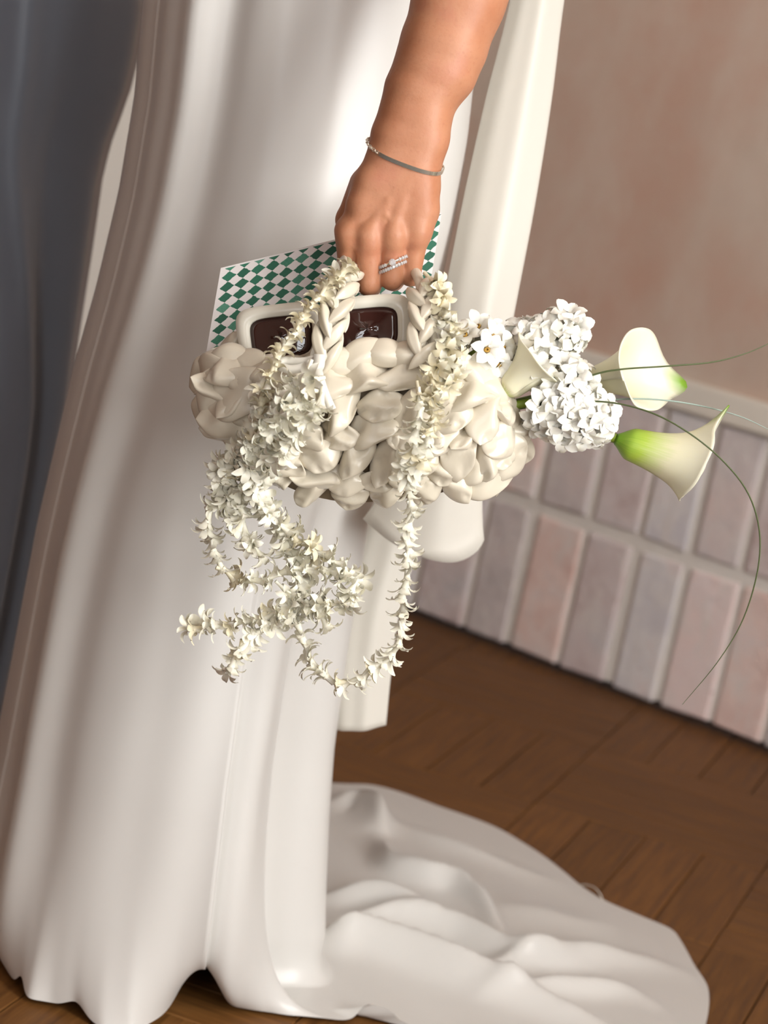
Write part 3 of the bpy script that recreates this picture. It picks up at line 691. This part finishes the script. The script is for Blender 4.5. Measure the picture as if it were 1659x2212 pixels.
bag = empty('handbag', tuple(at(775, 1100, YB)))
tag(bag, 'cream satin ribbon handbag with braided handles, gripped in the bride\'s hand', 'handbag')
topc = spline([(446, 812, 0), (478, 778, 0), (560, 800, 0), (650, 806, 0), (720, 792, 0), (790, 772, 0), (865, 770, 0), (930, 790, 0), (1000, 800, 0), (1070, 858, 0), (1108, 918, 0)], 101)
botc = spline([(450, 850, 0), (476, 935, 0), (545, 1022, 0), (620, 1064, 0), (690, 1088, 0), (770, 1098, 0), (880, 1088, 0), (980, 1068, 0), (1075, 1020, 0), (1106, 955, 0)], 101)
def bag_pt(u, v, side, k=1.0):
    i = np.clip(u, 0, 1) * 100; a = np.array([np.interp(i, np.arange(101), topc[:, c]) for c in (0, 1)]); b = np.array([np.interp(i, np.arange(101), botc[:, c]) for c in (0, 1)])
    p = a + (b - a) * v
    D = .044 * max(0, 1 - abs(2 * u - 1) ** 3.2) ** .5 * (1 if v < .35 else max(0, 1 - ((v - .35) / .66) ** 2) ** .5) * (.84 + .16 * sm(0, .3, v))
    return at(p[0], p[1], YB - side * D * k)
def bag_frame(u, v, side):
    e = .01; p = bag_pt(u, v, side); du = bag_pt(min(u + e, 1), v, side) - bag_pt(max(u - e, 0), v, side); dv = bag_pt(u, min(v + e, .999), side) - bag_pt(u, max(v - e, 0), side)
    n = np.cross(du, dv) * -1; n /= np.linalg.norm(n)
    if n[1] * side > 0: n = -n
    if v > .89: n = n * .7 + np.array([0, -side * .5, -.5])
    return p, n, du
# lining: front and back walls meeting along the bottom, open at the top
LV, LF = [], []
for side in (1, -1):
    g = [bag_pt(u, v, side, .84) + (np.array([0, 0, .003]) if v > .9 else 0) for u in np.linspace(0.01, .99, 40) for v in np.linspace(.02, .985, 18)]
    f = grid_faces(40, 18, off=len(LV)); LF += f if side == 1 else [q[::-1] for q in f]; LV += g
lin = obj('lining', mesh('lining', LV, LF), M['bag_shade'], bag)
def stitch(me, p, n, x, L, Wd, Hh, name='ribbon_stitch', parent=None):
    m = frame(p, n, x) @ Matrix.Diagonal((L, Wd, Hh, 1)); return obj(name, me, None, parent or bag, m)
k = 0
for row, (v, ncol, L) in enumerate(((.15, 9, .040), (.33, 9, .039), (.50, 10, .036), (.67, 10, .034), (.81, 11, .033), (.92, 10, .029))):
    for c in range(ncol):
        u = .03 + .94 * (c + (.5 if row % 2 == 0 else .05) + random.uniform(-.08, .08)) / ncol
        if not .02 < u < .985: continue
        vv = v + random.uniform(-.02, .02) + (.02 if c % 2 else -.02) * (u > .7)
        p, n, du = bag_frame(u, vv, 1); side_x = np.cross(n, du); side_x /= np.linalg.norm(side_x); du = du / np.linalg.norm(du)
        a = math.radians(random.uniform(8, 44) * (1 if row % 2 else -1) + (30 if u > .72 else 0)); dn = side_x if side_x[2] < 0 else -side_x; n = n + random.uniform(-.45, .35) * du - random.uniform(.15, .60) * dn
        s = L * random.uniform(.92, 1.15) * (1.06 if u > .68 or u < .2 else 1) * (.82 if u > .95 or u < .05 else 1)
        stitch(PUFFS[k % 8], p, n, du * math.cos(a) + side_x * math.sin(a), s * .95, s * random.uniform(.82, .98), s * random.uniform(1.0, 1.3)); k += 1
for row, (v, ncol) in enumerate(((.16, 8), (.42, 8), (.70, 8))):
    for c in range(ncol):
        u = .05 + .9 * (c + (.5 if row % 2 else .15)) / ncol; p, n, du = bag_frame(u, v, -1)
        stitch(PUFFS[k % 8], p, n, du, .044, .05, .032); k += 1
# rim: overlapping leaf-shaped folds, front and back
for side, us in ((1, np.linspace(.02, .95, 15)), (-1, np.linspace(.03, .93, 12))):
    for c, u in enumerate(us):
        p, n, du = bag_frame(u, .015, side); du = du / np.linalg.norm(du); up = np.cross(n, du); up /= np.linalg.norm(up); up = up if up[2] > 0 else -up
        a = math.radians(random.uniform(2, 22) * (1 if c % 2 else -.6))
        stitch(LEAVES[c % 5], p + up * .002 - n * .002, n + up * .35, du * math.cos(a) + up * math.sin(a), .043 * random.uniform(.95, 1.15), .040, .032, 'ribbon_fold'); k += 1
# big loose folds at the left end
for (x, y, dY, ang, L, Wd) in ((478, 842, -.026, 65, .046, .040), (520, 852, -.040, -20, .048, .050), (466, 812, -.006, 40, .042, .040), (505, 905, -.034, -40, .046, .044), (492, 776, .012, 20, .042, .034), (462, 880, -.008, 80, .040, .036), (588, 846, -.046, 20, .046, .048)):
    d = IR * math.cos(math.radians(ang)) + IU * math.sin(math.radians(ang)); stitch(PUFFS[k % 8], at(x, y, YB + dY), np.array([-.35, -1, .1]), d, L, Wd * 1.2, .040); k += 1
for (x, y, dY, ang, L) in ((1090, 935, -.012, -60, .040), (1085, 985, -.016, -50, .042), (1055, 1030, -.016, -20, .040), (1060, 870, -.022, -45, .040), (1100, 960, .008, -80, .038)):
    d = IR * math.cos(math.radians(ang)) + IU * math.sin(math.radians(ang)); stitch(PUFFS[k % 8], at(x, y, YB + dY), np.array([.4, -1, -.1]), d, L, L * 1.25, .036); k += 1
# handle: a braid of ribbon folds on a cord, up from the rim, through the fist and down again
hp = [(702, 778, 1.868), (708, 735, 1.866), (722, 680, 1.870), (738, 628, 1.884), (755, 588, 1.908), (782, 572, 1.930), (820, 568, 1.934), (862, 570, 1.934), (890, 580, 1.928), (905, 605, 1.906), (914, 650, 1.886), (914, 700, 1.874), (908, 745, 1.868), (898, 775, 1.866)]
HPth = spline([at(*q) for q in hp], 220)
handle = obj('handle', mesh('handle', *tube(HPth, .0042, 10)), M['bag'], bag)
Lh = length(HPth); nb = int(Lh / .0088)
for i in range(nb):
    j = int((i + .5) / nb * 219); p = HPth[j]
    if (p[2] > at(830, 604, p[1])[2] - .055 * 0 and i * 1.0 / nb > .34 and i * 1.0 / nb < .735): continue       # inside the fist only the cord
    t = HPth[min(j + 1, 219)] - HPth[max(j - 1, 0)]; t /= np.linalg.norm(t); n = np.array([0, -1.0, .1]); n -= t * np.dot(n, t); n /= np.linalg.norm(n); sd = np.cross(n, t)
    sg = 1 if i % 2 else -1; up = t if t[2] > 0 else -t
    for q, (dn, rot) in enumerate(((n, 32), (-n, 32))):
        x = up * math.cos(math.radians(rot)) + sd * sg * math.sin(math.radians(rot)) * (1 if q == 0 else -1)
        stitch(LEAVES[(i + q) % 5], p + dn * .0035 + sd * sg * .0045, dn + sd * sg * .55, x, .033 * random.uniform(.9, 1.1), .0185, .019, 'ribbon_fold', handle)
# ribbon tie at the foot of the handle
def ribbon(pts, w, nrm, n=30, tw=0.0):
    P = spline([at(*q) for q in pts], n); Tn = np.gradient(P, axis=0); V = []
    for i in range(n):
        t = Tn[i] / np.linalg.norm(Tn[i]); nn = np.asarray(nrm, float); a = tw * i / n; s = np.cross(t, nn); s /= np.linalg.norm(s); o = np.cross(s, t); s2 = s * math.cos(a) + o * math.sin(a); o2 = np.cross(s2, t)
        V += [P[i] + s2 * w - o2 * .0003, P[i] + s2 * w + o2 * .0003, P[i] - s2 * w + o2 * .0003, P[i] - s2 * w - o2 * .0003]
    return V, grid_faces(n, 4, False, True) + [(0, 1, 2, 3), (4 * n - 1, 4 * n - 2, 4 * n - 3, 4 * n - 4)]
tie = obj('ribbon_tie', mesh('ribbon_tie', *join(ribbon([(684, 776, 1.848), (660, 792, 1.842), (628, 798, 1.842), (604, 790, 1.846), (612, 780, 1.851), (650, 782, 1.850), (684, 776, 1.850)], .0034, (0, -1, .25)),
    ribbon([(682, 778, 1.848), (688, 812, 1.838), (700, 850, 1.836), (716, 886, 1.834)], .0040, (0, -1, 0)), ribbon([(690, 765, 1.846), (688, 790, 1.842), (676, 800, 1.842)], .0045, (0, -1, 0)))), M['sash'], bag)
tag(tie, 'narrow white satin ribbon tied at the foot of the handle')

# ------------------------------------------------------------------ printed card tucked in the bag
TLc, TRc = at(477, 579, 1.972), at(954, 459, 2.008); dwn = (at(444, 770, 1.946) - TLc); BLc, BRc = TLc + dwn * 1.45, TRc + dwn * 1.45
def uvmesh(name, G, UV, closed=False):
    n, m = G.shape[:2]; me = mesh(name, G.reshape(-1, 3), grid_faces(n, m)); uvl = me.uv_layers.new(name='UVMap'); U = UV.reshape(-1, 2)
    for lp in me.loops: uvl.data[lp.index].uv = U[lp.vertex_index]
    return me
card = empty('card', tuple(BLc)); tag(card, 'white card with a painted green diamond check, tucked upright in the handbag', 'card')
def sheet(off, flip, curve):
    g = np.zeros((24, 16, 3)); uv = np.zeros((24, 16, 2))
    for i, u in enumerate(np.linspace(0, 1, 24)):
        for j, v in enumerate(np.linspace(0, 1, 16)):
            g[i, j] = TLc + (TRc - TLc) * u + (BLc - TLc) * v + np.array([0, off - curve * math.sin(math.pi * u), 0]); uv[i, j] = (u, v * 1.45)
    return (g[::-1] if flip else g), (uv[::-1] if flip else uv)
obj('cover', uvmesh('cover', *sheet(0, False, .004)), M['card'], card)
so = obj('back_page', uvmesh('back_page', *sheet(.0012, False, .004)), M['paper'], card); sd_ = so.modifiers.new('thick', 'SOLIDIFY'); sd_.thickness = .0009; sd_.offset = 0

# ------------------------------------------------------------------ sunglasses
sg = empty('sunglasses', tuple(at(700, 790, 1.893))); tag(sg, 'white framed sunglasses with dark brown lenses, tucked into the handbag', 'sunglasses')
sx = at(890, 685, 1.893) - at(508, 722, 1.899); sx /= np.linalg.norm(sx); szn = np.array([0.02, -1, .34]); szn -= sx * np.dot(sx, szn); szn /= np.linalg.norm(szn)
SGM = frame(at(699, 716, 1.899), szn, sx)                 # x across the face, y up, z out of the lens
def rrect(cx, cy, hw, hh, n=4.2, N=56, skew=0.0):
    out = []
    for i in range(N):
        a = 2 * math.pi * i / N; c, s = math.cos(a), math.sin(a); r = (abs(c) ** n + abs(s) ** n) ** (-1 / n); out.append((cx + hw * r * c * (1 + skew * r * s), cy + hh * r * s))
    return np.array(out)
def rim(sgn):
    cx = sgn * .0345; O = rrect(cx, 0, .0350, .0255, 5, 56, .06); I = rrect(cx + sgn * -.0005, -.001, .0250, .0165, 4.5, 56, .04); zf = lambda P: -.9 * P[:, 0] ** 2
    L = []
    for P, dz in ((O, -.0030), (O, .0010), (O * .985 + I * .015, .0022), ((O + I) / 2, .0030), (I * .96 + O * .04, .0022), (I, .0010), (I, -.0030)): L.append(np.c_[P, zf(P) + dz])
    return np.array(L).reshape(-1, 3), grid_faces(7, 56, True, True)
brd = box((-.008, -.001, -.003), (.008, .013, .0022), .002)
obj('frame', mesh('frame', *join(rim(-1), rim(1), brd)), M['shade_frame'], sg, SGM)
for s in (-1, 1):
    I = rrect(s * .0345, -.001, .0256, .0171, 4.5, 40, .04); Vl, Fl = [], []
    R_ = [np.c_[np.array([s * .0345, -.001]) + (I - np.array([s * .0345, -.001])) * q, -.9 * I[:, 0] ** 2 * 0 - .9 * (s * .0345 + (I[:, 0] - s * .0345) * q) ** 2 - .0006 + .0010 * (1 - q * q)] for q in (.02, .4, .75, 1.0)]
    bk = [r - np.array([0, 0, .0018]) for r in R_[::-1]]
    obj('lens', mesh('lens', np.array(R_ + bk).reshape(-1, 3), [f[::-1] for f in grid_faces(8, 40, False, True)] + [tuple(range(40)), tuple(range(280, 320))[::-1]]), M['lens'], sg, SGM)
    # temple folded behind the front
    tp = [(s * .068, .012, -.006), (s * .069, .011, -.012), (s * .060, .008, -.0155 - .003 * (s > 0)), (s * .02, -.002, -.016 - .004 * (s > 0)), (-s * .03, -.016, -.016 - .004 * (s > 0)), (-s * .052, -.024, -.014 - .004 * (s > 0))]
    obj('temple', mesh('temple', *tube(spline(tp, 30), .0024, 8, 2.2)), M['shade_frame'], sg, SGM)

# ------------------------------------------------------------------ flowers
def floret(seed, nP=6):
    """a strung trumpet floret: waxy tube along z with recurved narrow petals"""
    r = random.Random(seed); V, F = tube([(0, 0, -.002), (0, 0, .004), (0, 0, .009), (0, 0, .0115)], [.0016, .0017, .0024, .0036], 6, 1, False)
    for p in range(nP):
        a = 2 * math.pi * (p + r.uniform(-.15, .15)) / nP; L = .0105 * r.uniform(.85, 1.15); w = .0024 * r.uniform(.85, 1.2); o = len(V); cu = r.uniform(1.3, 2.3); x, z, th = .0030, .0112, math.radians(70)
        pts = []
        for i in range(6):
            pts.append((x, z)); th -= cu / 5; x += L / 5 * math.cos(th); z += L / 5 * math.sin(th)
        for i, (x, z) in enumerate(pts):
            ww = w * (.75, 1, 1.1, 1.0, .75, .12)[i]
            for j in (-1, 0, 1):
                y = j * ww; zz = z + (.0007 if j else 0); V.append((x * math.cos(a) - y * math.sin(a), x * math.sin(a) + y * math.cos(a), zz))
        F += grid_faces(6, 3, off=o)
    return mesh('floret', V, F)
FL = [floret(s) for s in range(6)]
for i, me in enumerate(FL): me.materials.append(M['floret'])
FLO = [floret(20 + s) for s in range(3)]
for me in FLO: me.materials.append(M['floret_old'])
def bloom(seed, nP=6, eye=False):
    r = random.Random(seed); V, F = tube([(0, 0, -.012), (0, 0, -.004), (0, 0, .000)], [.0016, .0021, .0030], 6, 1, False); nT = len(F)
    for p in range(nP):
        a = 2 * math.pi * (p + r.uniform(-.08, .08)) / nP; L = .0112 * r.uniform(.9, 1.12); w = .0036 * r.uniform(.85, 1.15); o = len(V); x, z, th = .0020, 0, math.radians(r.uniform(50, 70)); cu = r.uniform(1.3, 2.6)
        for i in range(6):
            ww = w * (.55, .9, 1.05, 1.0, .72, .12)[i]
            for j in (-1, 0, 1):
                y = j * ww; zz = z + (.0009 if j else 0); V.append((x * math.cos(a) - y * math.sin(a), x * math.sin(a) + y * math.cos(a), zz))
            x += L / 5 * math.cos(th); z += L / 5 * math.sin(th); th -= cu / 5
        F += grid_faces(6, 3, off=o)
    return mesh('bloom', V, F)
BL = [bloom(s) for s in range(6)]
for me in BL: me.materials.append(M['bloom'])
eye_me = mesh('flower_eye', *tube([(0, 0, -.002), (0, 0, .0010), (0, 0, .0016)], [.0012, .0016, .0008], 7)); eye_me.materials.append(M['eye'])
def garland(label, strands, spacing=.0068, size=1.0, old=False, bush=.38, group='strung flower garlands on the handbag'):
    paths = [spline([at(*q) for q in s], max(12, int(length(np.array([at(*q) for q in s])) / .002))) for s in strands]
    allP = np.vstack(paths); g = empty('flower_garland', tuple(allP[allP[:, 2].argmin()])); tag(g, label, 'garland', group)
    for P in paths:
        obj('thread', mesh('thread', *tube(P, .0004, 4)), M['floret_old'], g)
        n = max(2, int(length(P) / (spacing * .90))); s = np.r_[0, np.cumsum(np.linalg.norm(np.diff(P, axis=0), axis=1))]
        for i in range(n):
            q = (i + random.uniform(.2, .8)) / n * s[-1]; p = np.array([np.interp(q, s, P[:, c]) for c in range(3)]); p2 = np.array([np.interp(min(q + .003, s[-1]), s, P[:, c]) for c in range(3)]); p1 = np.array([np.interp(max(q - .003, 0), s, P[:, c]) for c in range(3)])
            t = p2 - p1; t /= np.linalg.norm(t); d = t + bush * np.clip(rng.normal(size=3), -1.6, 1.6); d /= np.linalg.norm(d); sc = 1.10 * size * random.uniform(.82, 1.12)
            m = frame(p - d * .006, d, rng.normal(size=3)) @ Matrix.Diagonal((sc, sc, sc, 1)); src = FLO if (old and random.random() < .6) or random.random() < .12 else FL
            obj('floret', random.choice(src), None, g, m)
    return g
garland('thin yellowed flower string twisted up the left side of the braided handle', [[(560, 905, 1.838), (568, 850, 1.838), (588, 800, 1.840), (612, 752, 1.846), (640, 712, 1.852), (662, 672, 1.858), (690, 640, 1.862), (720, 605, 1.872), (752, 582, 1.888)]], .0066, .86, True, .30)
garland('thickest floral drape, spilling over the left front of the handbag into a dangling tail',
        [[(690, 812, 1.832), (660, 850, 1.826), (618, 890, 1.826), (570, 930, 1.834), (520, 968, 1.850), (482, 1005, 1.862), (478, 1050, 1.866), (484, 1092, 1.868)],
         [(668, 795, 1.838), (632, 838, 1.830), (590, 880, 1.832), (560, 925, 1.834), (548, 975, 1.844), (528, 1030, 1.858), (518, 1090, 1.866), (532, 1150, 1.868), (562, 1200, 1.868)],
         [(700, 850, 1.828), (668, 905, 1.822), (628, 955, 1.826), (585, 1000, 1.838), (556, 1050, 1.852), (566, 1095, 1.862), (606, 1135, 1.866), (652, 1170, 1.868), (706, 1205, 1.868), (744, 1235, 1.868)],
         [(640, 870, 1.824), (596, 925, 1.828), (545, 975, 1.842), (505, 1010, 1.856), (500, 1060, 1.862)]], .0062, 1.0, False, .55)
garland('long loop of strung florets at the far left, hanging lowest beside the gown seam',
        [[(510, 1085, 1.868), (465, 1098, 1.870), (448, 1130, 1.870), (460, 1180, 1.870), (478, 1222, 1.870), (512, 1252, 1.868), (560, 1254, 1.866), (610, 1238, 1.864), (670, 1228, 1.864), (722, 1235, 1.864)]], .0076, .95, False, .22)
garland('short flower spray ending in two pointed tails, crossing below the handbag',
        [[(552, 1085, 1.872), (580, 1120, 1.872), (618, 1170, 1.872), (640, 1220, 1.870), (652, 1262, 1.868), (655, 1310, 1.866)], [(766, 1268, 1.866), (738, 1300, 1.864), (690, 1308, 1.862), (632, 1312, 1.862), (580, 1330, 1.862), (520, 1345, 1.864), (468, 1350, 1.864), (412, 1362, 1.864)],
         [(720, 1210, 1.864), (758, 1238, 1.866), (770, 1278, 1.866), (742, 1306, 1.866)], [(690, 1290, 1.860), (630, 1325, 1.860), (580, 1352, 1.860), (540, 1380, 1.860), (510, 1412, 1.860), (500, 1448, 1.860)], [(600, 1262, 1.866), (640, 1290, 1.862), (690, 1320, 1.860), (700, 1345, 1.860)]], .0066, 1.0, False, .42)
garland('long single string hanging from the right front of the handbag and looping up below',
        [[(902, 830, 1.828), (908, 880, 1.822), (900, 940, 1.822), (888, 1000, 1.836), (882, 1050, 1.852), (888, 1105, 1.856), (880, 1165, 1.858), (882, 1225, 1.858), (870, 1285, 1.858), (868, 1338, 1.858), (862, 1385, 1.858), (842, 1418, 1.858), (806, 1448, 1.858), (760, 1472, 1.858), (716, 1470, 1.858), (682, 1440, 1.858), (660, 1398, 1.858), (648, 1360, 1.858)]], .0086, .95, False, .26)
garland('leafy looking flower string wound down the right side of the braided handle',
        [[(926, 600, 1.895), (944, 620, 1.884), (958, 650, 1.876), (972, 700, 1.868), (968, 748, 1.858), (948, 795, 1.846), (930, 840, 1.832), (936, 900, 1.822), (920, 960, 1.824), (905, 1010, 1.838)], [(985, 690, 1.872), (978, 745, 1.862), (985, 790, 1.856), (960, 830, 1.842), (925, 870, 1.826)]], .0070, .95, True, .42)

SI = [0]
def STEM():
    SI[0] += 1; return at(985 + 6 * (SI[0] % 3), 893 + 9 * (SI[0] % 4), 1.892 + .0085 * (SI[0] % 6))
def stem(root, pts, r, name='stem'):
    return obj(name, mesh(name, *tube(spline(pts, 24), r, 8)), M['stem'], root)
def hyacinth(name, label, axis_px, rad, n, cat, eyes=False, stem_px=(), seed=0, face=0.0, size=1.0, group=None):
    P = spline([at(*q) for q in axis_px], 60); root = empty(name, tuple(P[0])); tag(root, label, cat, group)
    stem(root, [STEM()] + [at(*q) for q in stem_px] + list(P[::12]), .0036)
    for i in range(n):
        f = (i + .5) / n; j = min(58, int(f * 59)); t = P[j + 1] - P[j]; t /= np.linalg.norm(t); a = np.cross(t, [0, 0, 1.0]); a /= np.linalg.norm(a); b = np.cross(t, a)
        th = i * 2.39996 + seed; d = a * math.cos(th) + b * math.sin(th); env = rad * (.62 + .55 * math.sin(math.pi * min(1, f * .9 + .12)))
        lean = .25 + 1.5 * max(0, f - .75) * 2; dd = d + t * lean + np.array([0, -face, 0]) + .25 * rng.normal(size=3); dd /= np.linalg.norm(dd)
        p = P[j] + d * env * random.uniform(.72, 1.08); sc = size * random.uniform(.85, 1.15)
        bl = obj('bloom', random.choice(BL), None, root, frame(p, dd, rng.normal(size=3)) @ Matrix.Scale(sc, 4))
        if eyes: obj('flower_eye', eye_me, None, bl, frame(p, dd, (1, 0, 0)) @ Matrix.Scale(sc, 4))
    return root
hyacinth('narcissus', 'small white narcissus head with orange eyes, right beside the handle', [(990, 790, 1.900), (1030, 762, 1.895), (1080, 740, 1.900)], .019, 22, 'flower', True, [(1010, 850, 1.905)], 0, .9, 1.2)
hyacinth('hyacinth', 'upper white hyacinth spike, leaning up over the pale trim', [(1110, 770, 1.918), (1160, 745, 1.916), (1210, 722, 1.914), (1252, 706, 1.912)], .0150, 46, 'flower', False, [(1060, 850, 1.918)], 1, .25, 1.15)
hyacinth('hyacinth', 'lower white hyacinth spike, lying out over the bricks', [(1168, 866, 1.892), (1205, 880, 1.888), (1250, 898, 1.886), (1308, 918, 1.888)], .0175, 60, 'flower', False, [(1070, 888, 1.892), (1120, 874, 1.888)], 2, .35, 1.2)
hyacinth('hyacinth', 'small loose hyacinth sprig of few blooms in the middle of the bouquet', [(1150, 812, 1.888), (1185, 812, 1.888), (1225, 820, 1.890), (1268, 815, 1.894)], .0110, 13, 'flower', False, [(1060, 872, 1.890), (1110, 846, 1.886)], 3, .7, 1.1)
def calla(label, base, A, X, L, R, mat, stem_px, roll=0.0, short=.58, tipc=.6, tipl=.22, curl=.35, bend=0.0, thin=.16, tipv=(0, 0, 0), side=0.0):
    A = np.asarray(A, float); A /= np.linalg.norm(A); X = np.asarray(X, float); X -= A * np.dot(A, X); X /= np.linalg.norm(X); Yv = np.cross(A, X)
    X, Yv = X * math.cos(roll) + Yv * math.sin(roll), Yv * math.cos(roll) - X * math.sin(roll); base = np.asarray(base)
    root = empty('calla_lily', tuple(base)); tag(root, label, 'flower')
    n, m = 72, 30; G = np.zeros((n, m, 3)); UV = np.zeros((n, m, 2))
    for i in range(n):
        u = i / (n - 1); ph = (u * 2 - 1) * math.pi * 1.04; c = (1 + math.cos(ph)) / 2; Lp = L * (short + (1 - short) * c ** 1.2 + side * math.sin(ph) ** 2)
        for j in range(m):
            s = j / (m - 1); r = R * (thin + .34 * s ** .9 + .50 * s ** 3.2) * (.30 + .70 * float(sm(-.04, .20, s))) * (1 - .16 * (1 - math.cos(ph)) * .5 * s) * (1 + .05 * ph / math.pi); ax = Lp * s
            k = max(0, s - .72) / .28; r += R * curl * k * k * (.6 + .4 * math.cos(2 * ph)); ax -= L * .10 * curl * k ** 3 + .010 * L * math.sin(ph * 5) * k * k
            tp = math.exp(-(ph / .26) ** 2) * s ** 7; ax += L * tipl * tp; r += R * tipc * tp
            bx = bend * L * s * s
            G[i, j] = base + np.asarray(tipv) * math.exp(-(ph / .5) ** 2) * s ** 5 + A * ax + X * (r * math.cos(ph) + bx) + Yv * r * math.sin(ph); UV[i, j] = (u, s)
    o = obj('spathe', uvmesh('spathe', G, UV), mat, root); sdm = o.modifiers.new('thick', 'SOLIDIFY'); sdm.thickness = .0009; sdm.offset = 0
    stem(root, [STEM()] + [at(*q) for q in stem_px] + [base - A * .012, base + A * .004], .0042)
    return root
YY = np.array([0, 1.0, 0])
calla('cream calla lily with an open mouth, held highest at the right of the bouquet', at(1252, 828, 1.930), IR * .90 - YY * .36 + IU * .24, IR * .38 + YY * .9 - IU * .08, .066, .0315, M['calla_cream'], [(1080, 880, 1.92), (1180, 855, 1.93)], roll=0, short=.74, tipc=.10, tipl=.22, curl=.35, thin=.24, tipv=-IU * .018)
calla('calla lily with a green throat and upturned tip, lying lowest over the bricks', at(1330, 948, 1.900), IR * .95 - IU * .30 - YY * .10, IU + IR * .3, .072, .0235, M['calla_green'], [(1080, 895, 1.915), (1220, 928, 1.905)], roll=0, short=.90, tipc=.85, tipl=.08, curl=.16, thin=.46, side=.10)
calla('half hidden pale calla lily standing between the two hyacinth spikes', at(1088, 852, 1.884), IR * .72 + IU * .70 - YY * .1, YY + IU * .2, .044, .021, M['calla_cream'], [(1050, 885, 1.905)], roll=.25, short=.86, curl=.2, thin=.4)
def blade(label, pts, r, mat):
    P = spline([at(*q) for q in pts], 70); rr = r * (1 - np.linspace(0, 1, 70) ** 3 * .75)
    o = obj('grass_blade', mesh('grass_blade', *tube(P, rr, 6, .5)), mat); tag(o, label, 'grass blade'); return o
blade('dark green grass blade crossing the upper calla lily and leaving the frame', [(1040, 888, 1.90), (1150, 858, 1.888), (1275, 812, 1.880), (1340, 798, 1.875), (1440, 791, 1.875), (1540, 782, 1.880), (1615, 762, 1.885), (1672, 736, 1.89), (1720, 708, 1.895)], .00085, M['grass'])
blade('pale grey green grass blade arching over the trim', [(1040, 892, 1.91), (1180, 874, 1.905), (1295, 865, 1.90), (1400, 862, 1.90), (1500, 874, 1.91), (1600, 900, 1.92), (1680, 938, 1.925)], .00085, M['grass_pale'])
blade('longest dark grass blade, curving down past the lower calla lily to the bricks', [(1040, 896, 1.90), (1200, 872, 1.882), (1305, 868, 1.872), (1400, 889, 1.862), (1480, 930, 1.855), (1556, 990, 1.855), (1614, 1062, 1.86), (1640, 1145, 1.865), (1636, 1235, 1.87), (1604, 1340, 1.88), (1550, 1430, 1.885), (1474, 1522, 1.89)], .00080, M['grass'])
